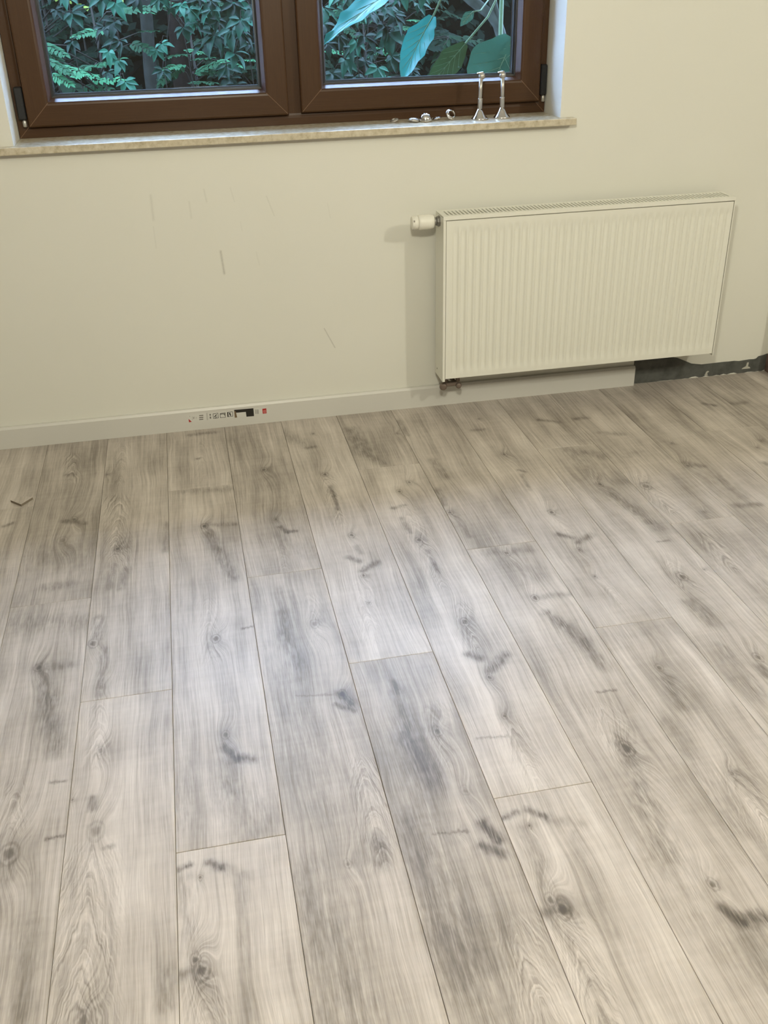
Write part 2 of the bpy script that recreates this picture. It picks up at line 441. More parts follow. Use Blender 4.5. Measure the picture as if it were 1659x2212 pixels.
# ------------------------------------------------------------------ measured tables
FEATURES = {
 (-1, 1): [('L', 0.123, 0.106, 0.144, 0.092, 0.008, 0.7)],
 (0, 0): [('K', 0.121, 0.559, 0.012, 0.8), ('L', 0.095, 0.561, 0.15, 0.588, 0.012, 0.7), ('K', 0.098, 0.673, 0.016, 0.5), ('L', 0.083, 0.907, 0.134, 0.906, 0.02, 0.5), ('L', 0.014, 0.734, 0.147, 0.767, 0.12, 0.22), ('C', 0.078, 0.122, 0.103, 0.312, 0.03, 0.8), ('L', 0.078, 0.258, 0.1, 0.263, 0.01, 0.5)],
 (0, 1): [('L', 0.018, 0.077, 0.179, 0.096, 0.045, 0.35), ('K', 0.093, 0.262, 0.012, 0.9), ('L', 0.094, 0.258, 0.16, 0.267, 0.016, 0.45), ('L', 0.095, 0.276, 0.125, 0.379, 0.02, 0.5), ('L', 0.125, 0.379, 0.157, 0.546, 0.024, 0.55), ('L', 0.153, 0.636, 0.179, 0.639, 0.004, 0.5), ('K', 0.097, 0.8, 0.02, 1.0), ('L', 0.1, 0.827, 0.101, 0.857, 0.014, 0.5), ('L', 0.158, 0.779, 0.188, 0.777, 0.004, 0.7), ('C', 0.083, 0.632, 0.098, 0.741, 0.03, 0.7), ('L', 0.146, 0.962, 0.154, 1.119, 0.03, 0.3)],
 (1, 0): [('K', 0.009, 0.288, 0.006, 0.7), ('C', 0.049, 0.073, 0.047, 0.346, 0.03, 0.7), ('K', 0.057, 0.755, 0.011, 1.0), ('C', 0.041, 0.467, 0.06, 0.863, 0.04, 1.0), ('L', 0.048, 0.837, 0.042, 0.948, 0.012, 0.5), ('L', 0.084, 0.864, 0.071, 0.955, 0.01, 0.5), ('L', 0.189, 0.645, 0.182, 0.798, 0.012, 0.45), ('L', 0.024, 1.077, 0.026, 1.163, 0.014, 0.6), ('K', 0.016, 1.179, 0.014, 1.0), ('K', 0.041, 1.347, 0.011, 0.5), ('L', 0.041, 1.203, 0.04, 1.371, 0.013, 0.45)],
 (1, 1): [('C', 0.04, 0.029, 0.044, 0.185, 0.03, 0.8), ('K', 0.05, 0.162, 0.01, 0.4), ('L', 0.041, 0.291, 0.043, 0.315, 0.01, 0.7), ('K', 0.052, 0.374, 0.018, 0.6), ('L', 0.068, 0.418, 0.082, 0.416, 0.006, 0.5), ('C', 0.041, 0.451, 0.052, 0.749, 0.055, 1.2), ('K', 0.052, 0.747, 0.014, 0.8), ('L', 0.178, 0.691, 0.172, 0.744, 0.016, 0.5), ('K', 0.005, 0.287, 0.005, 0.7)],
 (2, 0): [('L', 0.075, 0.053, 0.155, 0.05, 0.012, 0.6), ('L', 0.091, 0.243, 0.1, 0.242, 0.006, 0.7), ('C', 0.119, 0.102, 0.092, 0.406, 0.03, 0.5)],
 (2, 1): [('L', 0.05, 0.016, 0.179, 0.03, 0.02, 0.4), ('K', 0.097, 0.241, 0.012, 1.0), ('L', 0.101, 0.237, 0.184, 0.252, 0.014, 0.45), ('L', 0.106, 0.277, 0.126, 0.371, 0.018, 0.55), ('L', 0.126, 0.371, 0.156, 0.53, 0.018, 0.55), ('K', 0.101, 0.779, 0.013, 0.9), ('C', 0.091, 0.621, 0.086, 0.847, 0.04, 0.5), ('K', 0.103, 1.112, 0.01, 0.7), ('L', 0.099, 1.149, 0.124, 1.185, 0.01, 0.9), ('L', 0.124, 1.185, 0.15, 1.194, 0.012, 0.9), ('L', 0.1, 1.195, 0.104, 1.271, 0.02, 0.4), ('L', 0.103, 1.289, 0.149, 1.352, 0.07, 0.3), ('L', 0.021, 1.177, 0.013, 1.332, 0.03, 0.25), ('L', 0.165, 0.753, 0.192, 0.75, 0.004, 0.5)],
 (2, 2): [('L', 0.005, 0.037, 0.024, 0.03, 0.006, 0.9), ('L', 0.056, 0.034, 0.079, 0.052, 0.008, 0.9), ('L', 0.079, 0.052, 0.115, 0.076, 0.012, 0.35), ('K', 0.04, 0.063, 0.005, 0.8), ('L', 0.014, 0.062, 0.018, 0.2, 0.02, 0.35), ('K', 0.026, 0.22, 0.01, 0.9), ('K', 0.035, 0.243, 0.014, 1.1), ('L', 0.003, 0.244, 0.02, 0.24, 0.01, 0.6), ('C', 0.037, 0.269, 0.041, 0.333, 0.04, 0.8), ('L', 0.106, 0.082, 0.101, 0.337, 0.012, 0.3)],
 (3, 0): [('K', 0.1, 0.375, 0.012, 0.9), ('L', 0.103, 0.409, 0.166, 0.651, 0.05, 0.2), ('K', 0.103, 0.697, 0.009, 0.7), ('L', 0.11, 0.742, 0.128, 0.777, 0.008, 0.9), ('L', 0.125, 0.777, 0.151, 0.775, 0.008, 0.8), ('C', 0.105, 0.848, 0.095, 0.987, 0.02, 0.5), ('L', 0.11, 0.799, 0.162, 0.886, 0.06, 0.22)],
 (3, 1): [('K', 0.14, 0.238, 0.013, 0.55), ('C', 0.153, 0.127, 0.127, 0.332, 0.035, 0.5), ('L', 0.076, 0.071, 0.073, 0.169, 0.01, 0.35), ('L', 0.073, 0.169, 0.066, 0.263, 0.014, 0.45), ('L', 0.066, 0.263, 0.087, 0.392, 0.018, 0.45), ('K', 0.161, 0.506, 0.012, 1.0), ('L', 0.157, 0.502, 0.175, 0.54, 0.012, 0.9), ('L', 0.145, 0.536, 0.176, 0.563, 0.008, 0.7), ('L', 0.065, 0.489, 0.142, 0.504, 0.004, 0.35), ('C', 0.169, 0.733, 0.153, 0.948, 0.04, 1.0), ('K', 0.097, 0.951, 0.008, 0.6), ('L', 0.156, 0.912, 0.153, 0.958, 0.018, 0.6), ('L', 0.014, 0.967, 0.053, 1.24, 0.07, 0.35), ('L', 0.055, 0.315, 0.075, 0.821, 0.06, 0.2)],
 (4, 0): [('L', -0.032, 0.066, 0.057, 0.222, 0.025, 0.4), ('K', 0.094, 0.145, 0.006, 0.8), ('L', 0.054, 0.25, 0.084, 0.247, 0.01, 0.6), ('K', 0.087, 0.453, 0.012, 0.9), ('L', 0.093, 0.533, 0.092, 0.6, 0.008, 0.7), ('L', 0.092, 0.6, 0.09, 0.68, 0.006, 0.6), ('K', 0.103, 0.834, 0.011, 0.9), ('L', 0.077, 0.948, 0.098, 0.972, 0.01, 0.7), ('L', 0.101, 1.017, 0.143, 0.988, 0.012, 0.7), ('K', 0.098, 1.041, 0.008, 0.8), ('L', 0.111, 0.933, 0.105, 0.895, 0.01, 0.4), ('K', 0.089, 1.166, 0.006, 0.7), ('C', 0.088, 0.469, 0.083, 0.761, 0.03, 0.7), ('C', 0.085, 1.075, 0.064, 1.309, 0.04, 0.6)],
 (4, 1): [('L', 0.084, 0.08, 0.087, 0.112, 0.008, 0.6), ('L', 0.082, 0.127, 0.076, 0.271, 0.022, 0.4), ('L', 0.076, 0.271, 0.093, 0.392, 0.03, 0.45), ('K', 0.137, 0.257, 0.012, 0.7), ('C', 0.149, 0.188, 0.121, 0.335, 0.035, 0.7), ('K', 0.147, 0.425, 0.01, 0.4), ('L', 0.157, 0.511, 0.17, 0.552, 0.013, 1.0), ('L', 0.141, 0.557, 0.169, 0.584, 0.011, 0.9), ('L', 0.063, 0.514, 0.124, 0.52, 0.004, 0.5), ('L', 0.035, 0.506, 0.041, 0.788, 0.07, 0.35), ('L', 0.049, 0.705, 0.06, 0.869, 0.04, 0.3), ('C', 0.151, 0.746, 0.134, 0.871, 0.045, 1.0), ('L', 0.078, 0.201, 0.048, 0.453, 0.05, 0.22), ('K', 0.108, 0.519, 0.005, 0.6)],
 (5, 0): [('L', 0.027, 0.15, 0.046, 0.322, 0.03, 0.6), ('L', 0.053, 0.359, 0.086, 0.419, 0.02, 0.5), ('K', 0.172, 0.211, 0.006, 0.7)],
 (5, 1): [('K', 0.133, 0.119, 0.01, 0.8), ('K', 0.091, 0.17, 0.01, 0.9), ('L', 0.053, 0.265, 0.085, 0.256, 0.008, 0.8), ('L', 0.063, 0.329, 0.067, 0.409, 0.01, 0.6), ('K', 0.083, 0.456, 0.012, 1.0), ('L', 0.093, 0.516, 0.092, 0.62, 0.008, 0.6), ('C', 0.09, 0.28, 0.084, 0.673, 0.04, 0.7), ('K', 0.099, 0.848, 0.013, 0.9), ('C', 0.113, 0.785, 0.088, 0.948, 0.03, 0.8), ('L', 0.074, 0.969, 0.096, 0.988, 0.011, 0.8), ('L', 0.105, 1.037, 0.153, 0.99, 0.014, 0.7), ('K', 0.096, 1.058, 0.009, 0.8), ('K', 0.089, 1.185, 0.007, 0.8), ('L', 0.016, 1.235, 0.076, 1.242, 0.004, 0.35), ('C', 0.093, 1.232, 0.092, 1.388, 0.04, 0.7)],
 (5, 2): [('L', 0.005, 0.05, 0.032, 0.042, 0.007, 0.8), ('L', 0.052, 0.041, 0.077, 0.063, 0.008, 0.9), ('L', 0.084, 0.073, 0.134, 0.091, 0.012, 0.35), ('K', 0.043, 0.078, 0.005, 0.8), ('L', 0.03, 0.081, 0.03, 0.223, 0.02, 0.35), ('K', 0.025, 0.236, 0.011, 0.9), ('K', 0.037, 0.258, 0.015, 1.1), ('L', -0.0, 0.258, 0.026, 0.255, 0.012, 0.6), ('C', 0.04, 0.29, 0.019, 0.446, 0.045, 0.9), ('L', 0.114, 0.11, 0.101, 0.321, 0.01, 0.3)],
 (6, 0): [('L', 0.044, 0.44, 0.058, 0.558, 0.016, 0.5), ('L', 0.009, 0.639, 0.007, 0.726, 0.016, 0.5), ('K', 0.01, 0.775, 0.011, 0.9), ('L', 0.021, 0.8, 0.027, 0.92, 0.01, 0.5), ('L', 0.004, 0.115, 0.01, 0.234, 0.012, 0.5)],
 (6, 1): [('L', 0.045, 0.028, 0.156, 0.038, 0.02, 0.4), ('K', 0.098, 0.041, 0.011, 0.8), ('L', 0.084, 0.085, 0.14, 0.155, 0.035, 0.3), ('K', 0.1, 0.256, 0.011, 0.9), ('L', 0.111, 0.255, 0.192, 0.26, 0.012, 0.4), ('L', 0.109, 0.325, 0.125, 0.376, 0.016, 0.6), ('L', 0.125, 0.376, 0.148, 0.446, 0.018, 0.6), ('L', 0.148, 0.446, 0.157, 0.544, 0.016, 0.55), ('L', 0.11, 0.621, 0.15, 0.623, 0.004, 0.5), ('K', 0.099, 0.794, 0.017, 1.1), ('C', 0.102, 0.687, 0.095, 0.797, 0.045, 0.8), ('L', 0.092, 0.835, 0.072, 0.94, 0.028, 0.5), ('L', 0.072, 0.94, 0.057, 1.056, 0.035, 0.4), ('K', 0.105, 1.127, 0.01, 0.9), ('L', 0.097, 1.172, 0.115, 1.198, 0.012, 0.9), ('L', 0.113, 1.202, 0.151, 1.206, 0.016, 1.0), ('L', 0.049, 1.054, 0.094, 1.291, 0.06, 0.25)],
 (7, 0): [('K', 0.083, 0.165, 0.006, 0.7), ('L', 0.037, 0.252, 0.073, 0.253, 0.009, 0.5), ('K', 0.081, 0.453, 0.011, 0.9), ('L', 0.089, 0.566, 0.105, 0.586, 0.006, 0.6), ('L', 0.09, 0.599, 0.081, 0.699, 0.008, 0.6), ('K', 0.095, 0.843, 0.012, 0.9), ('L', 0.071, 0.962, 0.101, 0.99, 0.01, 0.8), ('L', 0.107, 1.016, 0.155, 0.985, 0.012, 0.8), ('K', 0.095, 1.052, 0.008, 0.8), ('C', 0.093, 0.878, 0.105, 0.986, 0.03, 0.6), ('K', 0.085, 1.181, 0.007, 0.7), ('C', 0.103, 1.239, 0.095, 1.339, 0.03, 0.5)],
 (7, 1): [('L', 0.03, 0.049, 0.157, 0.043, 0.04, 0.2), ('K', 0.08, 0.168, 0.01, 0.7), ('L', 0.075, 0.212, 0.071, 0.296, 0.018, 0.45), ('K', 0.072, 0.496, 0.008, 0.7), ('C', 0.076, 0.519, 0.065, 0.632, 0.045, 0.9), ('L', 0.017, 0.334, 0.013, 0.631, 0.02, 0.3)],
 (8, 0): [('L', 0.085, 0.223, 0.138, 0.257, 0.01, 0.7)],
 (8, 1): [('L', 0.093, 0.016, 0.179, 0.09, 0.03, 0.45), ('L', 0.102, 0.07, 0.11, 0.22, 0.04, 0.4), ('K', 0.099, 0.267, 0.012, 0.9), ('L', 0.101, 0.31, 0.132, 0.433, 0.022, 0.6), ('L', 0.132, 0.433, 0.149, 0.545, 0.022, 0.55), ('L', 0.148, 0.267, 0.197, 0.273, 0.02, 0.3), ('L', 0.117, 0.613, 0.149, 0.616, 0.004, 0.5), ('K', 0.103, 0.786, 0.015, 1.0), ('C', 0.1, 0.704, 0.095, 0.815, 0.04, 0.7), ('L', 0.069, 0.892, 0.081, 0.982, 0.022, 0.5), ('L', 0.053, 1.076, 0.049, 1.239, 0.03, 0.3), ('K', 0.172, 0.768, 0.006, 0.7), ('K', 0.113, 1.124, 0.012, 0.8), ('L', 0.098, 1.154, 0.099, 1.187, 0.012, 0.7)],
 (9, 0): [('K', 0.032, 0.758, 0.018, 0.8), ('C', 0.037, 0.698, 0.04, 0.906, 0.04, 0.8), ('K', 0.122, 0.942, 0.006, 0.8), ('L', 0.009, 0.245, 0.053, 0.249, 0.012, 0.6), ('L', 0.047, 0.372, 0.115, 0.401, 0.014, 0.4), ('L', 0.056, 0.555, 0.111, 0.534, 0.02, 0.3)],
 (9, 1): [('C', 0.066, 0.088, 0.045, 0.237, 0.035, 0.9), ('L', 0.09, 0.119, 0.099, 0.327, 0.05, 0.22)],
 (10, 0): [('K', 0.02, 0.665, 0.012, 0.8), ('L', 0.021, 0.645, 0.063, 0.682, 0.014, 0.5), ('L', 0.033, 0.929, 0.098, 0.939, 0.014, 0.6), ('L', 0.056, 0.751, 0.076, 0.877, 0.04, 0.3), ('K', 0.046, 0.506, 0.007, 0.8)],
 (11, 0): [('L', 0.104, 0.233, 0.134, 0.258, 0.01, 0.7)],
 (11, 1): [('K', 0.135, 0.109, 0.007, 0.8), ('K', 0.096, 0.153, 0.007, 0.8), ('L', 0.058, 0.256, 0.063, 0.27, 0.012, 0.7)],
 (12, 0): [('L', 0.004, 0.257, 0.054, 0.261, 0.012, 0.5)],
}
SCUFFS = [(0.8532, 0.7651, 0.8518, 0.6945, 0.004, 0.22), (1.0428, 0.5856, 1.0472, 0.5155, 0.0035, 0.55), (0.9641, 0.7407, 0.9654, 0.6925, 0.003, 0.16), (1.0121, 0.7731, 1.0165, 0.7374, 0.0025, 0.2), (0.8491, 0.6739, 0.8488, 0.6095, 0.002, 0.14), (1.0914, 0.7737, 1.1, 0.7322, 0.002, 0.14), (1.1986, 0.7427, 1.2181, 0.683, 0.002, 0.2), (1.1529, 0.5748, 1.1597, 0.5349, 0.002, 0.12), (1.355, 0.3083, 1.3874, 0.2397, 0.0018, 0.55), (1.3863, 0.7088, 1.393, 0.666, 0.002, 0.1), (1.1126, 0.6703, 1.1156, 0.6419, 0.002, 0.1), ]
STICKER_FILM = [(0.8774, 0.0566), (1.146, 0.0569), (1.148, 0.0334), (0.8774, 0.0286)]
STICKER = [
 ('red', [(0.8795, 0.043), (0.889, 0.0312), (0.8796, 0.0305)]),
 ('grey', [(0.9156, 0.0522), (0.9294, 0.0522), (0.9292, 0.0486), (0.9155, 0.0486)]),
 ('grey', [(0.9148, 0.045), (0.9286, 0.045), (0.9284, 0.0414), (0.9147, 0.0413)]),
 ('grey', [(0.914, 0.0382), (0.9278, 0.0383), (0.9277, 0.0346), (0.9139, 0.0346)]),
 ('pale', [(0.9398, 0.0578), (0.9416, 0.0578), (0.9406, 0.0316), (0.9388, 0.0316)]),
 ('pale', [(0.9427, 0.058), (0.9442, 0.058), (0.9433, 0.0318), (0.9417, 0.0318)]),
 ('grey', [(0.9497, 0.0529), (0.9544, 0.0529), (0.9541, 0.0466), (0.9495, 0.0466)]),
 ('grey', [(0.9495, 0.0432), (0.9542, 0.0432), (0.954, 0.0359), (0.9493, 0.0359)]),
 ('pale', [(0.8918, 0.0509), (0.8931, 0.0509), (0.8925, 0.0368), (0.8912, 0.0368)]),
 ('grey', [(0.8956, 0.048), (0.8974, 0.048), (0.8971, 0.0408), (0.8953, 0.0408)]),
 ('pale', [(0.8984, 0.0492), (0.9, 0.0492), (0.8997, 0.0414), (0.8981, 0.0414)]),
 ('pale', [(0.9047, 0.0475), (0.9062, 0.0475), (0.9059, 0.0408), (0.9044, 0.0408)]),
 ('pale', [(0.8837, 0.0535), (0.8856, 0.0535), (0.8855, 0.0494), (0.8835, 0.0494)]),
 ('black', [(0.9608, 0.0529), (0.9787, 0.0536), (0.9774, 0.0522), (0.9621, 0.0516)]),
 ('black', [(0.9787, 0.0536), (0.9784, 0.0351), (0.9771, 0.0365), (0.9774, 0.0522)]),
 ('black', [(0.9784, 0.0351), (0.9605, 0.0349), (0.9618, 0.0363), (0.9771, 0.0365)]),
 ('black', [(0.9605, 0.0349), (0.9608, 0.0529), (0.9621, 0.0516), (0.9618, 0.0363)]),
 ('black', [(0.9846, 0.0515), (1.0032, 0.0525), (1.0017, 0.0511), (0.9859, 0.0503)]),
 ('black', [(1.0032, 0.0525), (1.0023, 0.035), (1.001, 0.0362), (1.0017, 0.0511)]),
 ('black', [(1.0023, 0.035), (0.9839, 0.0348), (0.9854, 0.0361), (1.001, 0.0362)]),
 ('black', [(0.9839, 0.0348), (0.9846, 0.0515), (0.9859, 0.0503), (0.9854, 0.0361)]),
 ('black', [(1.0089, 0.0531), (1.0273, 0.0538), (1.0259, 0.0524), (1.0102, 0.0518)]),
 ('black', [(1.0273, 0.0538), (1.0267, 0.0362), (1.0254, 0.0375), (1.0259, 0.0524)]),
 ('black', [(1.0267, 0.0362), (1.0083, 0.0358), (1.0097, 0.0371), (1.0254, 0.0375)]),
 ('black', [(1.0083, 0.0358), (1.0089, 0.0531), (1.0102, 0.0518), (1.0097, 0.0371)]),
 ('black', [(0.9638, 0.0411), (0.9723, 0.0495), (0.9743, 0.0478), (0.9663, 0.0389)]),
 ('black', [(0.9669, 0.0364), (0.9728, 0.0416), (0.975, 0.0409), (0.9696, 0.0366)]),
 ('black', [(0.9852, 0.0495), (1.0027, 0.0501), (1.0028, 0.0481), (0.9855, 0.0475)]),
 ('grey', [(0.9933, 0.0496), (1.003, 0.05), (1.0024, 0.0381), (0.9989, 0.0432)]),
 ('black', [(1.0089, 0.0531), (1.0125, 0.0532), (1.0121, 0.0359), (1.0083, 0.0358)]),
 ('black', [(1.0148, 0.0497), (1.0193, 0.05), (1.0194, 0.0444), (1.0208, 0.0427), (1.021, 0.0398), (1.0173, 0.0392), (1.0164, 0.0432), (1.0152, 0.0448)]),
 ('black', [(1.0327, 0.0588), (1.0974, 0.058), (1.0973, 0.0482), (1.071, 0.0478), (1.0335, 0.0482)]),
 ('black', [(1.0709, 0.051), (1.0975, 0.0511), (1.0972, 0.0296), (1.0717, 0.0301)]),
 ('brown', [(1.0327, 0.0542), (1.0377, 0.0541), (1.0404, 0.0308), (1.0323, 0.0307)]),
 ('grey', [(1.1031, 0.053), (1.1049, 0.053), (1.1047, 0.0368), (1.1029, 0.0368)]),
 ('grey', [(1.1076, 0.0525), (1.1094, 0.0525), (1.1092, 0.0363), (1.1074, 0.0363)]),
 ('grey', [(1.1114, 0.0521), (1.1132, 0.0521), (1.113, 0.0359), (1.1112, 0.0359)]),
 ('red', [(1.1271, 0.0528), (1.1405, 0.0534), (1.1404, 0.035), (1.1272, 0.0349)]),
 ('pink', [(1.13, 0.0467), (1.1382, 0.047), (1.1385, 0.0376), (1.1303, 0.0373)]),
 ('red', [(1.1316, 0.0445), (1.1375, 0.0446), (1.1374, 0.0429), (1.1317, 0.0428)]),
 ('red', [(1.1318, 0.0413), (1.1377, 0.0414), (1.1376, 0.0397), (1.1319, 0.0396)]),
]
VINES = [
 ([(0.579, 1.9, 1.367), (0.557, 1.9, 1.243), (0.546, 1.9, 1.088)], [((0.567, 1.81, 1.215), 1.5), ((0.555, 1.77, 1.107), 1.1), ((0.505, 1.8, 1.229), 0.9)]),
 ([(0.786, 1.7, 1.395), (0.757, 1.7, 1.242), (0.753, 1.7, 1.154), (0.754, 1.7, 1.082), (0.737, 1.7, 0.917)], [((0.769, 1.57, 1.254), 1.2), ((0.754, 1.56, 1.182), 1.2), ((0.707, 1.63, 1.165), 1.1), ((0.762, 1.64, 1.108), 1.35), ((0.75, 1.54, 1.038), 1.2), ((0.696, 1.61, 0.99), 0.9), ((0.762, 1.61, 0.951), 1.2), ((0.717, 1.52, 1.076), 1.0)]),
 ([(1.015, 1.85, 1.357), (0.991, 1.85, 1.214), (0.964, 1.85, 1.114), (0.956, 1.85, 1.067), (0.931, 1.85, 0.954)], [((0.933, 1.73, 1.085), 1.0), ((0.909, 1.69, 1.065), 1.0), ((0.997, 1.73, 1.231), 0.9), ((0.926, 1.71, 0.983), 1.2)]),
 ([(1.064, 1.8, 1.391), (1.034, 1.8, 1.232), (1.019, 1.8, 1.169), (1.036, 1.8, 1.113), (1.042, 1.8, 1.057)], [((1.107, 1.72, 1.225), 1.4), ((1.068, 1.66, 1.222), 1.3), ((1.033, 1.64, 1.151), 1.3), ((1.074, 1.68, 1.172), 1.2), ((1.036, 1.65, 1.235), 1.0)]),
 ([(1.209, 1.75, 1.387), (1.185, 1.75, 1.193), (1.2, 1.75, 1.101), (1.207, 1.75, 1.008), (1.212, 1.75, 0.922)], [((1.156, 1.61, 1.215), 1.4), ((1.142, 1.68, 1.157), 1.4), ((1.157, 1.6, 1.119), 1.5), ((1.183, 1.62, 1.113), 1.3), ((1.116, 1.65, 1.083), 1.5), ((1.116, 1.69, 1.179), 1.1), ((1.179, 1.59, 1.18), 1.1), ((1.2, 1.63, 0.995), 1.5), ((1.212, 1.6, 0.947), 1.3), ((1.23, 1.58, 0.922), 1.3)]),
 ([(1.303, 1.65, 1.367), (1.281, 1.65, 1.175), (1.286, 1.65, 1.103), (1.307, 1.65, 1.02)], [((1.228, 1.5, 1.141), 1.6), ((1.269, 1.48, 1.178), 1.4), ((1.299, 1.54, 1.176), 1.3), ((1.231, 1.49, 1.054), 1.5), ((1.303, 1.54, 1.081), 0.9), ((1.272, 1.48, 1.129), 1.2), ((1.32, 1.48, 1.214), 1.1)]),
 ([(1.747, 1.7, 1.34), (1.735, 1.7, 1.123), (1.734, 1.7, 0.992), (1.74, 1.7, 0.895)], [((1.728, 1.63, 1.002), 1.4), ((1.666, 1.62, 0.948), 1.5), ((1.648, 1.61, 1.069), 1.2), ((1.625, 1.52, 1.151), 1.4), ((1.637, 1.59, 1.211), 1.5), ((1.699, 1.56, 1.102), 1.1), ((1.755, 1.6, 1.053), 1.2)]),
 ([(1.948, 1.6, 1.335), (1.934, 1.6, 1.157), (1.819, 1.6, 1.093), (1.776, 1.6, 1.062)], [((1.898, 1.48, 1.112), 1.9), ((1.795, 1.49, 1.099), 1.5), ((1.758, 1.5, 1.084), 1.3), ((1.876, 1.47, 1.14), 1.3), ((1.833, 1.47, 1.043), 1.2), ((1.898, 1.43, 1.021), 1.2), ((1.921, 1.46, 1.18), 1.3), ((1.809, 1.43, 1.193), 1.1), ((1.751, 1.44, 1.185), 1.0)]),
 ([(1.885, 1.8, 1.338), (1.866, 1.8, 1.077), (1.849, 1.8, 0.961), (1.851, 1.8, 0.882)], [((1.875, 1.62, 0.963), 1.3), ((1.775, 1.66, 0.928), 1.4), ((1.838, 1.72, 0.986), 1.1), ((2.035, 1.64, 0.946), 1.0), ((1.914, 1.62, 0.923), 1.0)]),
]
SPRAYS = [
 ((0.533, 1.98, 0.959), (0.726, 1.87, 1.04)),
 ((0.528, 2.08, 0.971), (0.608, 1.97, 0.998)),
 ((0.386, 2.18, 1.079), (0.49, 2.07, 1.048)),
 ((0.386, 2.18, 1.045), (0.482, 2.07, 1.003)),
 ((0.412, 1.98, 1.025), (0.515, 1.87, 0.987)),
 ((0.417, 1.98, 0.964), (0.507, 1.87, 0.938)),
 ((0.565, 2.33, 0.899), (0.722, 2.22, 0.923)),
 ((0.516, 2.33, 0.87), (0.65, 2.22, 0.887)),
 ((0.685, 1.98, 1.134), (0.57, 1.87, 1.135)),
 ((0.609, 2.18, 0.981), (0.714, 2.07, 1.009)),
 ((0.446, 1.98, 0.992), (0.575, 1.87, 0.981)),
 ((0.47, 2.33, 0.924), (0.589, 2.22, 0.943)),
 ((1.068, 2.08, 1.015), (0.954, 1.97, 1.03)),
 ((1.032, 1.98, 1.042), (1.111, 1.87, 1.045)),
 ((1.067, 2.18, 0.923), (1.185, 2.07, 0.991)),
 ((1.083, 2.33, 0.898), (1.218, 2.22, 0.972)),
 ((1.063, 2.33, 0.971), (1.16, 2.22, 1.003)),
 ((1.029, 1.98, 0.979), (0.916, 1.87, 0.982)),
 ((1.005, 1.98, 0.961), (0.904, 1.87, 0.922)),
 ((1.02, 1.98, 0.976), (0.916, 1.87, 0.937)),
 ((1.196, 2.33, 0.97), (1.291, 2.22, 0.961)),
 ((1.319, 2.18, 0.975), (1.387, 2.07, 0.988)),
 ((1.096, 2.18, 0.942), (1.202, 2.07, 0.946)),
 ((1.032, 2.08, 0.891), (1.149, 1.97, 0.912)),
 ((0.746, 1.98, 1.203), (0.932, 1.87, 1.244)),
 ((0.757, 2.18, 1.205), (0.891, 2.07, 1.215)),
 ((0.934, 1.98, 1.222), (1.04, 1.87, 1.234)),
 ((0.946, 1.98, 1.242), (1.057, 1.87, 1.237)),
 ((0.837, 1.98, 1.121), (0.913, 1.87, 1.142)),
 ((0.789, 1.98, 1.075), (0.891, 1.87, 1.059)),
 ((1.125, 2.08, 1.233), (1.226, 1.97, 1.237)),
 ((1.957, 2.23, 1.002), (2.053, 2.12, 0.994)),
 ((1.92, 2.23, 0.954), (2.011, 2.12, 1.02)),
 ((1.82, 2.23, 1.1), (1.869, 2.12, 1.078)),
 ((2.149, 2.23, 1.121), (2.183, 2.12, 1.134)),
 ((1.722, 2.23, 0.999), (1.797, 2.12, 1.007)),
 ((2.078, 2.23, 1.092), (2.183, 2.12, 1.097)),
 ((1.868, 2.23, 1.129), (1.94, 2.12, 1.141)),
 ((1.742, 2.23, 1.164), (1.828, 2.12, 1.184)),
 ((2.027, 2.23, 0.946), (2.123, 2.12, 0.975)),
 ((2.147, 2.23, 0.877), (2.17, 2.12, 0.927)),
]

# ------------------------------------------------------------------ shared materials
M = {}
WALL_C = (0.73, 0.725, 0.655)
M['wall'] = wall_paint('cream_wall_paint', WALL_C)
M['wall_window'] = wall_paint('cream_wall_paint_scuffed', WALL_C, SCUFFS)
M['wall_dim'] = wall_paint('low_bounce_wall_paint', (0.34, 0.32, 0.29))  # for unseen walls, colour darkened to cut the bounce light
M['ceiling'] = mat('white_ceiling_paint', (0.62, 0.61, 0.58), 0.7)
M['subfloor'] = mat('dark_underlay', (0.05, 0.045, 0.04), 0.8)
M['render'] = mat('outside_render', (0.45, 0.43, 0.38), 0.85, var=0.1, scale=30)
M['white_paint'] = mat('white_lacquered_skirting', (0.62, 0.61, 0.565), 0.38)
M['radiator'] = mat('white_radiator_enamel', (0.77, 0.765, 0.685), 0.33)
M['radiator_inside'] = mat('radiator_inside_shade', (0.13, 0.125, 0.105), 0.6)  # white inside darkened, shade between the panels put into the colour
M['plastic'] = mat('white_valve_plastic', (0.80, 0.785, 0.70), 0.4)
M['steel_dark'] = mat('dull_nickel', (0.30, 0.29, 0.27), 0.42, metal=0.8)
M['valve_brown'] = mat('brown_tinted_valve_metal', (0.20, 0.155, 0.125), 0.42, metal=0.35)
M['chrome'] = mat('polished_chrome', (0.78, 0.77, 0.76), 0.10, metal=1.0)
M['satin'] = mat('satin_chrome', (0.52, 0.50, 0.46), 0.34, metal=0.7)
M['black'] = mat('black_rubber', (0.008, 0.008, 0.009), 0.45)
M['alu'] = mat('aluminium_spacer', (0.11, 0.12, 0.14), 0.3, metal=0.9)
M['seam'] = mat('mitre_weld_seam', (0.16, 0.088, 0.046), 0.5)
M['cut_edge'] = mat('fibreboard_cut_edge', (0.20, 0.165, 0.12), 0.8)


